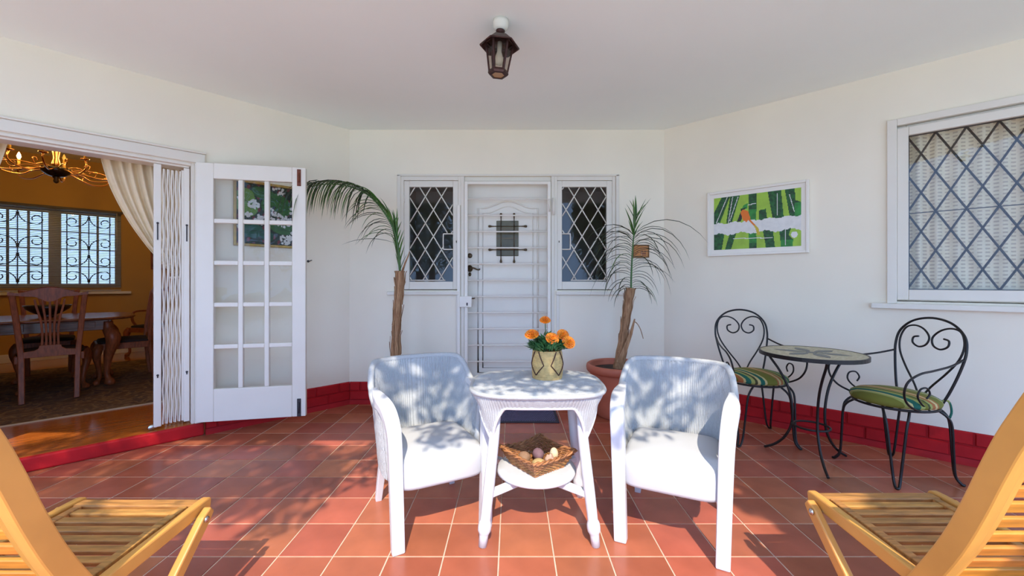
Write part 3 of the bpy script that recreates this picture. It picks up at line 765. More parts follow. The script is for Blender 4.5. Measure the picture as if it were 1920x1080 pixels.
for i in range(12):
    x = -0.095+0.19*i/11; b.tube([(x,-0.1,0.006),(x,0.1,0.006)], 0.0055, 5)
    b.tube([(-0.1,x,0.0075),(0.1,x,0.0075)], 0.004, 5)
obj('bottom', b, M_['willow'], bk)
def stone(name, label, x, y, z, r, col, seed, spike=0.0):
    rr = random.Random(seed); b = MB(); b.ellipsoid((0,0,0), r[0], r[1], r[2], 18, 11)
    v2 = []
    ph = [rr.uniform(0,6) for _ in range(6)]
    for p in b.v:
        q = Vector(p); k = 1 + 0.06*sin(q.x*70+ph[0]) + 0.05*sin(q.y*80+ph[1]) + spike*(abs(sin(q.x*160+ph[2])*sin(q.z*160+ph[3])*sin(q.y*150+ph[4])))
        v2.append(tuple(q*k))
    b.v = v2
    m = mat(name+'_surface', col, 0.7, var=0.15, vscale=25, bump=0.2, bscale=60)
    return tag(obj(name, b, m, None, TR(BX+x, BY+y, SHZ+z, rr.uniform(0,3))), label, 'stone' if name != 'sea_shell' else 'shell', 'stones and shells in the willow basket')
stone('pebble', 'smooth tan pebble at the left in the willow basket', -0.066, 0.0, 0.043, (0.036,0.030,0.030), (0.30,0.17,0.10), 1)
stone('pebble', 'purplish brown pebble in the middle of the willow basket', 0.010, 0.034, 0.046, (0.034,0.030,0.032), (0.20,0.11,0.13), 2)
stone('pebble', 'flat pale yellow stone at the front of the willow basket', 0.004, -0.045, 0.034, (0.038,0.030,0.022), (0.50,0.36,0.16), 3)
stone('sea_shell', 'small pinkish spiky shell on the right in the willow basket', 0.066, -0.012, 0.036, (0.022,0.02,0.024), (0.55,0.36,0.27), 4, 0.5)
stone('pebble', 'cream egg-shaped stone standing in the right corner of the willow basket', 0.092, 0.030, 0.050, (0.024,0.022,0.036), (0.66,0.55,0.36), 5)

# --- marigolds in a woven pot --------------------------------------------------------------
FX, FY = 0.192, 2.235
pm = thing('potted_marigold', 'orange marigolds in a small woven straw basket on the wicker table', 'plant', TR(FX, FY, TZ+0.001))
M_['straw'] = mat('woven_straw', (0.56,0.38,0.15), 0.6, var=0.2, vscale=40)
M_['straw_dark'] = mat('dark_straw_thread', (0.06,0.015,0.01), 0.7)
rows = []; n = 60; HB = 0.152
for j in range(77):
    v = j/76; r = 0.079 + 0.006*sin(pi*min(1,v*1.05))**0.8 - 0.001*v + 0.0016*cos(2*pi*v*19)
    rows.append([(r*cos(2*pi*i/n), r*sin(2*pi*i/n), HB*v) for i in range(n)])
b = MB(); b.grid(rows, closed=True); b.f.append(list(range(n))[::-1]); b.mi.append(0); b.sm.append(False)
b.grid([rows[-1], [(x*0.9,y*0.9,HB) for x,y,_ in rows[-1]], [(x*0.9,y*0.9,HB-0.03) for x,y,_ in rows[-1]], [(0,0,HB-0.03)]*n], closed=True)
pot = obj('basket_pot', b, M_['straw'], pm)
def on_pot(ang, v):
    r = 0.079+0.006*sin(pi*min(1,v*1.05))**0.8-0.001*v+0.0022; return (r*cos(ang), r*sin(ang), HB*v)
for k in range(4):
    a0 = -pi/2 + k*pi/2 - 0.08
    for seg_ in ([(-0.62,0.98),(-0.22,0.52),(-0.78,0.16)], [(0.62,0.98),(0.22,0.52),(0.78,0.16)]):
        P = []
        for (a_, v_), (c_, w_) in zip(seg_, seg_[1:]):
            for i in range(9): P.append(on_pot(a0+a_+(c_-a_)*i/9, v_+(w_-v_)*i/9))
        P.append(on_pot(a0+seg_[-1][0], seg_[-1][1]))
        q = MB(); q.tube(P, 0.003, 5); obj('dark_thread', q, M_['straw_dark'], pot)
M_['mg_leaf'] = mat('marigold_leaf', (0.06,0.19,0.06), 0.5, rnd=0.35, island=True)
rr = random.Random(5); b = MB()
for _ in range(620):
    a = rr.uniform(0,2*pi); r0 = 0.07*sqrt(rr.random()); el = rr.uniform(0.0,1.0)
    p = Vector((r0*cos(a)*1.25, r0*sin(a)*1.25, HB+rr.uniform(-0.005,0.075)*(1.15-r0/0.08)))
    d = Vector((cos(a)*rr.uniform(0.3,1.1), sin(a)*rr.uniform(0.3,1.1), rr.uniform(0.1,1.0))).normalized()
    L = rr.uniform(0.030,0.055); sd = d.cross(Vector((0,0,1))).normalized()*L*0.16
    b.add([p, p+d*L*0.5+sd, p+d*L+Vector((0,0,-0.006)), p+d*L*0.5-sd], [(0,1,2,3)])
f = obj('foliage', b, M_['mg_leaf'], pm); f['kind'] = 'stuff'
M_['petal'] = mat('orange_petal', (0.85,0.22,0.005), 0.55, rnd=0.22, island=True)
M_['stem'] = mat('marigold_stem', (0.09,0.13,0.05), 0.6)
def marigold(x, y, z, r, tilt, az):
    b = MB(); rr = random.Random(int((x+y+z)*1e5)); R_ = Matrix.Rotation(az,4,'Z') @ Matrix.Rotation(tilt,4,'X')
    for ring in range(5):
        k = 15-2*ring; rad = r*(1-0.19*ring); el = 0.02+0.2*ring
        for i in range(k):
            a = 2*pi*i/k + ring*0.4 + rr.uniform(-0.1,0.1); d = Vector((cos(a)*cos(el), sin(a)*cos(el), sin(el))); s_ = Vector((-sin(a), cos(a), 0))*rad*0.27
            z0 = 0.004*ring; tip = d*rad
            b.add([Vector((0,0,z0)), d*rad*0.55-s_*0.8+Vector((0,0,z0+0.003)), tip-s_+Vector((0,0,z0-0.002)), tip*1.04+Vector((0,0,z0+0.002)), tip+s_+Vector((0,0,z0-0.002)), d*rad*0.55+s_*0.8+Vector((0,0,z0+0.003))], [(0,1,2,3,4,5)])
    fl = obj('flower', b, M_['petal'], pm, Matrix.Translation((x,y,z)) @ R_)
    q = MB(); inv = (Matrix.Translation((x,y,z)) @ R_).inverted()
    q.tube([inv @ Vector(p) for p in catmull([(x*0.5,y*0.5,HB-0.02),(x*0.75,y*0.75,HB+(z-HB)*0.5),(x,y,z-0.003)],5)], 0.0028, 6); obj('stem', q, M_['stem'], fl)
marigold(-0.012, 0.0, HB+0.158, 0.030, 0.5, 0.0)
marigold(-0.085, -0.01, HB+0.082, 0.038, 0.55, -0.2)
marigold(0.022, -0.05, HB+0.066, 0.036, 0.85, 0.25)
marigold(0.085, 0.0, HB+0.080, 0.033, 0.9, 0.2)
marigold(0.110, -0.045, HB+0.045, 0.036, 1.0, 0.35)
# ================================================================== French door leaf, folding gate, wall pieces
DL = 0.809
MD = TR(-2.521, 3.273, 0.12, atan2(0.17, 0.791))
HT = 2.08
b = MB(); SL, SR, RT, RB = 0.125, 0.105, 0.125, 0.262
frame_rect(b, 0, DL, 0, HT, SL, SR, RT, RB, 0, 0.042)
leaf = struct('door_2', b, M_['white'], 'open white French door leaf with fifteen glass panes', 'door', MD, bev=0.005)
gx0, gx1, gz0, gz1 = SL, DL-SR, RB, HT-RT
cw = (gx1-gx0)/3; rh = (gz1-gz0)/5; bw = 0.036
for i in (1, 2):
    q = MB(); q.box(gx0+cw*i-bw/2, gx0+cw*i+bw/2, 0.003, 0.039, gz0, gz1); obj('glazing_bar', q, M_['white'], leaf, bev=0.006)
for j in range(1, 5):
    for i in range(3):
        q = MB(); q.box(gx0+cw*i+(bw/2 if i else 0), gx0+cw*(i+1)-(bw/2 if i < 2 else 0), 0.004, 0.038, gz0+rh*j-bw/2, gz0+rh*j+bw/2); obj('glazing_bar', q, M_['white'], leaf, bev=0.006)
for i in range(3):
    for j in range(5):
        q = MB(); a0 = gx0+cw*i+(bw/2 if i else 0); a1 = gx0+cw*(i+1)-(bw/2 if i < 2 else 0); c0 = gz0+rh*j+(bw/2 if j else 0); c1 = gz0+rh*(j+1)-(bw/2 if j < 4 else 0)
        rr = random.Random(i*7+j); nx, nz = 6, 8
        rows = [[(a0+(a1-a0)*x/nx, 0.020+0.0006*rr.uniform(-1,1), c0+(c1-c0)*z/nz) for x in range(nx+1)] for z in range(nz+1)]
        q.grid(rows); obj('pane', q, M_['glass'], leaf)
M_['rust'] = mat('rusty_bolt', (0.16,0.035,0.012), 0.6, var=0.3, vscale=40)
M_['dark_metal'] = mat('dark_bolt', (0.05,0.045,0.05), 0.5, metal=0.5)
for (z0, z1, m_) in ((HT-0.155, HT-0.015, M_['rust']), (0.0, 0.15, M_['dark_metal'])):
    q = MB(); q.box(DL-0.066, DL-0.036, -0.006, 0.002, z0, z1); fb = obj('flush_bolt', q, m_, leaf, bev=0.003)
    q = MB(); q.tube([(DL-0.051,-0.010,z0+0.03),(DL-0.051,-0.010,z1-0.03)], 0.005, 6); obj('bolt_rod', q, m_, fb)
for z0 in (0.25, 1.7):
    q = MB(); q.tube([(-0.004,0.03,z0),(-0.004,0.03,z0+0.10)], 0.007, 8); obj('hinge', q, M_['white'], leaf)
# --- folding lattice gate --------------------------------------------------------------
tg = thing('folding_gate', 'white folding lattice security gate pushed to the right of the doorway', 'gate', ML @ TR(0, -0.055, 0.1))
GH = 2.06
for (xa, xb, za) in ((1.470, 1.515, 0.02), (1.296, 1.332, 0.02)):
    q = MB(); q.box(xa, xb, -0.02, 0.022, za, GH); post = obj('gate_post', q, M_['gate_white'], tg, bev=0.004)
    for (z_, h_) in ((1.60, 0.13), (0.42, 0.02)):
        s_ = MB(); xc = (xa+xb)/2; s_.box(xc-0.004, xc+0.004, 0.020, 0.026, z_-h_, z_); s_.lathe([(0,0),(0.008,0),(0.008,0.006),(0,0.008)], 10, M=Matrix.Translation((xc,0.020,z_)) @ Matrix.Rotation(-pi/2,4,'X')); obj('lock_plate', s_, M_['dark_metal'], post)
for k in range(10):
    xc = 1.344 + 0.0128*k; P = []; nz = 15
    for j in range(nz+1):
        P.append((xc + 0.0024*(1 if (j+k) % 2 else -1), 0.012 if k % 2 else -0.004, 0.03+(GH-0.06)*j/nz))
    q = MB(); q.bar(P, 0.0085, 0.005, side=(1,0,0)); obj('lattice_bar', q, M_['gate_white'], tg)
q = MB(); q.box(1.332, 1.347, -0.012, 0.010, 0.03, GH-0.02); obj('lattice_bar', q, M_['gate_white'], tg, bev=0.002)
q = MB(); q.box(O0+0.03, O1-0.03, -0.015, 0.015, GH+0.005, GH+0.02); obj('top_track', q, M_['gate_white'], tg, bev=0.002)
q = MB(); q.lathe([(0,-0.009),(0.018,-0.009),(0.021,-0.004),(0.021,0.004),(0.018,0.009),(0,0.009)], 18, M=Matrix.Translation((1.528,0.008,0.021)) @ Matrix.Rotation(pi/2,4,'X')); wh = obj('castor_wheel', q, M_['steel'], tg)
q = MB(); q.box(1.495, 1.534, -0.004, 0.0, 0.012, 0.034); obj('castor_bracket', q, M_['gate_white'], wh)
# --- pictures (flat print as small cells of one canvas) -----------------------------------------
def canvas(name, nx, nz, x0, x1, z0, z1, y, fn, mats, parent, up=1):
    b = MB(); vs_ = [(x0+(x1-x0)*i/nx, y, z0+(z1-z0)*j/nz) for j in range(nz+1) for i in range(nx+1)]
    fs = [(j*(nx+1)+i, j*(nx+1)+i+1, (j+1)*(nx+1)+i+1, (j+1)*(nx+1)+i) for j in range(nz) for i in range(nx)]
    if up < 0: fs = [f[::-1] for f in fs]
    b.add(vs_, fs); b.mi = [fn((i+0.5)/nx, (j+0.5)/nz) for j in range(nz) for i in range(nx)]
    return obj(name, b, mats, parent)
def inpoly(u, v, P):
    c = False; n = len(P)
    for i in range(n):
        (x1, y1), (x2, y2) = P[i], P[(i+1) % n]
        if (y1 > v) != (y2 > v) and u < (x2-x1)*(v-y1)/(y2-y1)+x1: c = not c
    return c
art = thing('painting', 'white framed abstract green painting on the right wall', 'painting', MR @ TR(0.823, 0, 1.788))
b = MB(); frame_rect(b, -0.395, 0.395, -0.302, 0.302, 0.022, 0.022, 0.022, 0.022, -0.034, -0.002); obj('frame', b, M_['gate_white'], art, bev=0.003)
b = MB(); b.box(-0.375, 0.375, -0.018, -0.004, -0.282, 0.282); obj('mount', b, M_['gate_white'], art)
paint = [mat('paint_lime', (0.30,0.50,0.045), 0.5, var=0.12, vscale=12), mat('paint_dark_green', (0.006,0.075,0.012), 0.5, var=0.6, vscale=40), mat('paint_white', (0.72,0.72,0.70), 0.5, var=0.05, vscale=30), mat('paint_orange', (0.72,0.17,0.01), 0.5), mat('paint_green', (0.02,0.22,0.03), 0.5, var=0.3, vscale=25), mat('paint_yellow', (0.55,0.42,0.03), 0.5), mat('paint_black', (0.01,0.02,0.012), 0.5)]
def art_fn(u, v):
    rr = sin(u*91+v*17)*sin(v*77-u*23)
    w0 = 0.29+0.02*sin(u*23)+0.012*rr; w1 = 0.50+0.012*sin(u*31)+0.01*rr + 0.03*u
    P = lambda *a: inpoly(u, v, a)
    if P((0.33,0.68),(0.36,0.73),(0.42,0.69),(0.45,0.55),(0.40,0.49),(0.36,0.53)): return 3
    if P((0.41,0.55),(0.45,0.53),(0.54,0.36),(0.56,0.24),(0.53,0.24),(0.50,0.38)): return 3 if v > 0.42 else 5
    if w0 < v < w1: return 2
    # white scratches
    for (a, b_, c, d) in ((0.17,1.0,0.03,0.52),(0.235,0.98,0.18,0.5),(0.75,0.95,0.75,0.56),(0.835,0.30,0.835,0.03),(0.42,0.80,0.51,0.82),(0.30,0.97,0.20,0.54),(0.24,0.2,0.70,0.17),(0.88,0.9,0.93,0.6)):
        dx, dz = c-a, d-b_; L = dx*dx+dz*dz; t = max(0,min(1,((u-a)*dx+(v-b_)*dz)/L)); 
        if ((u-a-dx*t)**2*3+(v-b_-dz*t)**2) < 0.00004: return 2
    if v >= w1:
        if P((0.335,0.75),(0.40,0.76),(0.37,0.71),(0.33,0.70)): return 6
        if P((0.0,0.42),(0.06,0.45),(0.205,1.01),(0.10,1.01),(0.0,0.72)): return 1
        if P((0.155,0.5),(0.225,0.5),(0.325,1.01),(0.205,1.01)): return 1
        if P((0.285,0.5),(0.34,0.52),(0.36,0.66),(0.33,0.68)): return 6
        if P((0.42,0.5),(0.515,0.5),(0.52,1.0),(0.43,1.0)): return 1 if v > 0.72 else 4
        if P((0.545,0.5),(0.64,0.5),(0.625,0.70),(0.545,0.68)): return 1
        if P((0.70,0.5),(0.82,0.5),(0.79,1.0),(0.645,1.0)): return 1
        if P((0.885,0.5),(1.01,0.5),(1.01,0.74),(0.94,0.80),(0.935,1.0),(0.83,1.0)): return 4 if (u > 0.93 and v < 0.75) else 1
        if P((0.35,0.72),(0.41,0.74),(0.42,0.84),(0.36,0.80)): return 4
    else:
        if P((0.0,0.0),(0.10,0.0),(0.135,0.32),(0.0,0.32)): return 1
        if P((0.14,0.0),(0.215,0.0),(0.28,0.3),(0.20,0.3)): return 1
        if P((0.435,0.0),(0.52,0.0),(0.515,0.33),(0.425,0.33)): return 1 if v < 0.1 else 4
        if P((0.625,0.0),(0.725,0.0),(0.70,0.33),(0.59,0.33)): return 1
        if P((0.79,0.0),(0.91,0.0),(0.92,0.12),(0.87,0.2),(0.90,0.33),(0.77,0.33)): return 4 if v < 0.12 else 1
        if (u-0.93)**2+(v-0.2)**2*0.4 < 0.0012: return 2
    return 0
canvas('canvas', 150, 84, -0.338, 0.340, -0.243, 0.243, -0.0195, art_fn, paint, art, 1)
# flower picture behind the glass door
fp = thing('flower_picture', 'gilt framed picture of white blossoms and green leaves behind the glass door', 'picture', ML @ TR(0.752, 0, 1.842))
b = MB(); frame_rect(b, -0.255, 0.255, -0.285, 0.285, 0.022, 0.022, 0.022, 0.022, 0.002, 0.026); obj('frame', b, M_['gold'], fp, bev=0.004)
b = MB(); b.box(-0.235, 0.235, 0.002, 0.010, -0.265, 0.265); obj('mount', b, M_['white'], fp)
fl_m = [mat('print_dark', (0.012,0.022,0.014), 0.4), mat('print_green', (0.03,0.11,0.022), 0.4, var=0.2, vscale=20), mat('print_light_green', (0.11,0.22,0.04), 0.4, var=0.15, vscale=20), mat('print_blossom', (0.62,0.62,0.62), 0.4, var=0.1, vscale=50), mat('print_red', (0.14,0.02,0.03), 0.4), mat('print_teal', (0.01,0.075,0.05), 0.4)]
rr = random.Random(3); bl = []
for (cx, cz, r, n) in ((0.72,0.66,0.09,26),(0.60,0.40,0.13,34),(0.20,0.42,0.14,30),(0.35,0.50,0.1,16),(0.18,0.10,0.11,28),(0.05,0.18,0.08,18),(0.30,0.93,0.12,12),(0.06,0.62,0.07,14),(0.93,0.75,0.05,10),(0.95,0.3,0.05,10),(0.82,0.48,0.07,14),(0.42,0.62,0.04,5)):
    for _ in range(n): a = rr.uniform(0,6.3); q = sqrt(rr.random()); bl.append((cx+r*q*cos(a), cz+r*0.75*q*sin(a), rr.uniform(0.014,0.026)))
lv = [(0.88,0.72,0.17,0.20,0.5,2),(0.80,0.58,0.15,0.13,-0.3,2),(0.30,0.76,0.2,0.12,0.3,1),(0.22,0.60,0.17,0.11,-0.4,1),(0.56,0.86,0.2,0.1,0.2,1),(0.75,0.22,0.2,0.12,0.1,5),(0.25,0.28,0.2,0.09,0.2,1),(0.5,0.15,0.12,0.09,0.4,5),(0.1,0.35,0.12,0.07,0,1),(0.5,0.66,0.1,0.12,0,1)]
def flower_fn(u, v):
    for (x, z, r) in bl:
        if (u-x)**2+(v-z)**2 < r*r: return 3
    for (x, z, a, c, th, m_) in lv:
        dx, dz = u-x, v-z; p = dx*cos(th)+dz*sin(th); q = -dx*sin(th)+dz*cos(th)
        if (p/a)**2+(q/c)**2 < 1: return 0 if abs(q) < 0.004 else m_
    return 4 if sin(u*37)*sin(v*29+u*11) > 0.55 else 0
canvas('print', 90, 104, -0.233, 0.233, -0.263, 0.263, 0.0115, flower_fn, fl_m, fp, -1)
# small plaque beside the right-hand palm
pl = thing('wall_plaque', 'small varnished wooden plaque on the back wall behind the right palm', 'plaque', MBK @ TR(1.322, 0, 1.56))
b = MB(); frame_rect(b, -0.082, 0.082, -0.066, 0.066, 0.010, 0.010, 0.010, 0.012, -0.020, -0.001); obj('frame', b, mat('varnished_brown', (0.20,0.085,0.012), 0.35, var=0.3, vscale=30), pl, bev=0.003)
pm_ = [mat('plaque_amber', (0.50,0.20,0.045), 0.35, var=0.15, vscale=20), mat('plaque_red', (0.12,0.02,0.012), 0.4), mat('plaque_pale', (0.62,0.36,0.2), 0.4)]
def plq(u, v):
    for (a, c, d, e) in ((0.56,0.84,0.44,0.52),(0.56,0.84,0.26,0.34),(0.56,0.84,0.08,0.17),(0.47,0.53,0.26,0.36),(0.47,0.53,0.44,0.54),(0.20,0.27,0.36,0.44),(0.11,0.17,0.22,0.30),(0.27,0.31,0.43,0.48)):
        if a < u < c and d < v < e and not (e > 0.5 and 0.66 < u < 0.72): return 1
    if 0.53 < u < 0.56 and 0.05 < v < 0.5: return 2
    return 0
canvas('inscribed_panel', 40, 32, -0.072, 0.072, -0.054, 0.056, -0.012, plq, pm_, pl)
# door catch on the left wall
q = MB(); q.tube(catmull([(0.40,0.0,1.443),(0.40,0.03,1.443),(0.40,0.05,1.445),(0.385,0.058,1.452)],4), 0.004, 6); q.lathe([(0,0),(0.012,0),(0.012,0.004),(0,0.005)], 12, M=Matrix.Translation((0.40,0.0,1.443)) @ Matrix.Rotation(-pi/2,4,'X'))
hk = thing('door_hook', 'small dark metal door hook on the left wall beside the glass door', 'hook', ML); obj('hook_arm', q, M_['dark_metal'], hk)
# doormat
mt = thing('doormat', 'black rubber honeycomb doormat in front of the door', 'mat', TR(-0.02, 3.855, 0))
b = MB(); b.box(-0.44, 0.44, -0.235, 0.235, 0.0, 0.010); obj('mat_base', b, M_['black_rubber'], mt, bev=0.004)
b = MB()
for j in range(21):
    for i in range(41):
        x = -0.41+0.0202*i+(0.0101 if j % 2 else 0); y = -0.205+0.0205*j; h = 0.0075
        if x > 0.415: continue
        b.add([(x-h,y,0.010),(x,y-h,0.010),(x+h,y,0.010),(x,y+h,0.010),(x-h*0.6,y,0.017),(x,y-h*0.6,0.017),(x+h*0.6,y,0.017),(x,y+h*0.6,0.017)], [(4,5,6,7),(0,1,5,4),(1,2,6,5),(2,3,7,6),(3,0,4,7)])
o = obj('mat_studs', b, mat('stud_glint', (0.13,0.11,0.19), 0.35), mt); o['kind'] = 'stuff'  # specular glints on the black rubber put into the lighter stud colour
# --- ceiling lantern -----------------------------------------------------------------------
ln = thing('ceiling_lantern', 'dark hexagonal carriage lantern hanging from the ceiling', 'lamp', Matrix.Translation((-0.066, 2.46, CEIL)) @ Matrix.Rotation(radians(3), 4, 'Y') @ Matrix.Rotation(radians(36), 4, 'Z'))
M_['lantern'] = mat('dark_bronze_lantern', (0.055,0.022,0.018), 0.4, metal=0.5, var=0.3, vscale=40)
M_['porcelain'] = mat('white_porcelain', (0.74,0.74,0.66), 0.25)
b = MB(); b.lathe([(0.0,0.0),(0.047,0.0),(0.048,-0.02),(0.044,-0.042),(0.034,-0.056),(0.026,-0.060),(0.0,-0.06)][::-1], 24); obj('ceiling_rose', b, M_['porcelain'], ln)
b = MB(); b.lathe([(0.0,-0.10),(0.012,-0.10),(0.010,-0.082),(0.013,-0.078),(0.026,-0.070),(0.028,-0.062),(0.0,-0.055)], 16); obj('neck', b, M_['lantern'], ln)
def hexr(r, z): return [(r*cos(pi/6+pi/3*i), r*sin(pi/6+pi/3*i), z) for i in range(6)]
b = MB(); b.grid([hexr(0.012,-0.092), hexr(0.060,-0.104), hexr(0.118,-0.156), hexr(0.116,-0.160), hexr(0.060,-0.112), hexr(0.0,-0.11)], smooth=False, closed=True, flip=True); roof_ = obj('lantern_roof', b, M_['lantern'], ln)
b = MB()
P = hexr(0.116, -0.157)
for i in range(6): b.tube([P[i], P[(i+1) % 6]], 0.005, 6)
obj('roof_edge', b, M_['lantern'], roof_)['kind'] = 'stuff'
M_['lamp_glass'] = glass_mat('lantern_glass', (0.80,0.76,0.70), 1.5, 0.08)
T_, Bt = hexr(0.083, -0.135), hexr(0.054, -0.312)
for i in range(6):
    q = MB(); q.bar([T_[i], Bt[i]], 0.012, 0.010, side=(-sin(pi/6+pi/3*i), cos(pi/6+pi/3*i), 0)); obj('corner_bar', q, M_['lantern'], ln)
    q = MB(); j = (i+1) % 6; q.add([T_[i], T_[j], Bt[j], Bt[i]], [(0,1,2,3)]); obj('pane', q, M_['lamp_glass'], ln)
    q = MB(); q.bar([T_[i], T_[j]], 0.012, 0.010, side=(0,0,1)); obj('top_bar', q, M_['lantern'], ln)
b = MB(); b.grid([hexr(0.060,-0.305), hexr(0.062,-0.318), hexr(0.055,-0.328), hexr(0.040,-0.330), hexr(0.040,-0.322)], smooth=False, closed=True, flip=True); base_ = obj('bottom_ring', b, M_['lantern'], ln)
b = MB(); b.add(hexr(0.041,-0.325), [(5,4,3,2,1,0)]); obj('bottom_pane', b, mat('amber_pane', (0.42,0.26,0.12), 0.3), base_)
b = MB(); b.lathe([(0.0,-0.27),(0.018,-0.262),(0.026,-0.24),(0.022,-0.215),(0.014,-0.19),(0.014,-0.13),(0,-0.13)], 16); obj('bulb', b, mat('opal_bulb', (0.78,0.74,0.62), 0.2), ln)
# ================================================================== potted palms
def PX(x, y, Z): return Vector(((x-960)/770*Z, Z, CAMZ-(y-530)/770*Z))
def leaf_strip(p0, d0, L, wd, grav, n=7, fold=0.25):
    """leaflet: path from p0 along d0 bending down"""
    p = Vector(p0); d = Vector(d0).normalized(); P = [p.copy()]
    for i in range(n):
        p = p + d*(L/n); P.append(p.copy()); d = (d + Vector((0,0,-grav/n))).normalized()
    b = MB(); rows = []
    for i in range(n+1):
        t = i/n; T = (P[min(i+1,n)]-P[max(i-1,0)]).normalized()
        sd = T.cross(Vector((0,0,1))); sd = sd.normalized() if sd.length > 0.05 else Vector((0.3,1,0)).normalized()
        ww = wd*(0.35+0.65*min(1,t*5))*(1-t**3)+0.0006
        up = sd.cross(T)*ww*fold
        rows.append([P[i]-sd*ww*0.5+up, P[i], P[i]+sd*ww*0.5+up])
    b.grid(rows); return b
def palm(name, label, cx, cy, trunk_px, Z, seed):
    t = thing(name, label, 'plant', TR(cx, cy, 0)); o_ = Vector((cx, cy, 0)); rr = random.Random(seed)
    prof = [(0.0,0.0),(0.185,0.0),(0.19,0.012)]
    for i in range(25):
        z = 0.02+0.385*i/24; prof.append((0.19+0.072*(z/0.4)+(0.0022 if i % 2 else 0), z))
    prof += [(0.266,0.408),(0.283,0.412),(0.294,0.425),(0.297,0.452),(0.292,0.474),(0.280,0.483),(0.266,0.480),(0.262,0.465),(0.25,0.40),(0.0,0.40)]
    b = MB(); b.lathe(prof, 48); pot = obj('pot', b, M_['terracotta'], t)
    b = MB(); b.lathe([(0.252,0.425),(0.15,0.437),(0.0,0.442)], 30); obj('soil', b, M_['soil'], pot)
    P = [PX(x, y, Z)-o_ for x, y in trunk_px]; P[0].z = 0.42; Pc = catmull(P, 5); n = len(Pc)
    R = lambda i: (0.056-0.02*min(1,i/(n*0.3))+0.012*max(0,(i/n-0.75)*4)) * (1+0.08*sin(i*1.9))
    b = MB(); b.tube(Pc, [R(i) for i in range(n)], 14); tr_ = obj('trunk', b, M_['trunk'], t)
    for k in range(26):                                  # dry leaf bases and fibres clasping the trunk
        i0 = rr.randrange(0, n-6); i1 = min(n-1, i0+rr.randrange(4, 9)); a = rr.uniform(0, 2*pi); q = MB(); pts = []
        for i in range(i0, i1+1):
            f = (i-i0)/(i1-i0); r = R(i)*1.04+0.016*f**3; pts.append(Pc[i]+Vector((cos(a)*r, sin(a)*r, 0)))
        q.bar(pts, [0.034*(1-0.75*(i/(len(pts)-1))) for i in range(len(pts))], 0.004, side=(-sin(a), cos(a), 0)); obj('dry_leaf_base', q, M_['trunk'], tr_)
    return t, o_, rr
def frond(t, o_, path_px, spec, rr, rad=(0.011, 0.003)):
    P = catmull([PX(x, y, Z)-o_ for x, y, Z in path_px], 8); n = len(P)
    b = MB(); b.tube(P, [rad[0]+(rad[1]-rad[0])*i/(n-1) for i in range(n)], 7); fr = obj('frond', b, M_['leaf'], t)
    for (t_, d, L, wd, g, dark) in spec(P, rr):
        x = t_*(n-1); i = min(int(x), n-2); p = P[i].lerp(P[i+1], x-i)
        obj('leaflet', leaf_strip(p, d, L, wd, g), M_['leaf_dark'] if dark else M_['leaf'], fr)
    return fr
# left palm: one long frond arching over to the left
t, o_, rr = palm('potted_palm', 'tall potted palm arching left between the glass door and the front door', -0.99, 3.84, [(744,690),(742,640),(745,590),(749,545),(750,508)], 3.84, 21)
def spec_l(P, rr):
    out = []; n = len(P)
    for k in range(46):
        t_ = 0.22+0.78*k/45; i = int(t_*(n-1)); T = (P[min(i+1,n-1)]-P[max(i-1,0)]).normalized()
        y = rr.uniform(-0.9, 0.9)
        if t_ < 0.5:
            L = rr.uniform(0.30, 0.46)
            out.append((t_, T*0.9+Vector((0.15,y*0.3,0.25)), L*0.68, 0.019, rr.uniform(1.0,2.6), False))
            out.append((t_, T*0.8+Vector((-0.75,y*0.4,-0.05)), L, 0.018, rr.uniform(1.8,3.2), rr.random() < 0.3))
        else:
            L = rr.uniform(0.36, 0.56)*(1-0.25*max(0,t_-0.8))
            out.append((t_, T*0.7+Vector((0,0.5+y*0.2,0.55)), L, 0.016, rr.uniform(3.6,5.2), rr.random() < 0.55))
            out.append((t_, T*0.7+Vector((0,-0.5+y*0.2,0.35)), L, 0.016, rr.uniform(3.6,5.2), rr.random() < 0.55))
    return out
frond(t, o_, [(750,520,3.84),(748,475,3.82),(739,433,3.80),(719,396,3.76),(692,367,3.72),(656,350,3.67),(618,345,3.62),(583,350,3.58)], spec_l, rr)
def spec_up(P, rr):
    return [(0.05+0.9*k/15, Vector((-0.25 if k % 2 else 0.28, rr.uniform(-0.3,0.3), 1.0)), rr.uniform(0.15,0.24), 0.020, rr.uniform(0.2,0.9), False) for k in range(16)]
frond(t, o_, [(750,515,3.84),(746,480,3.83),(741,450,3.83),(735,425,3.83)], spec_up, rr, (0.008,0.003))
q = leaf_strip(PX(738,455,3.82)-o_, (-1,0,0.28), 0.50, 0.017, 0.75); obj('frond', q, M_['leaf_dark'], t)
q = MB(); q.tube([PX(752,515,3.82)-o_, PX(759,495,3.8)-o_, PX(766,478,3.79)-o_, PX(768,470,3.79)-o_], [0.012,0.008,0.006,0.002], 6); obj('dry_stalk', q, M_['trunk'], t)
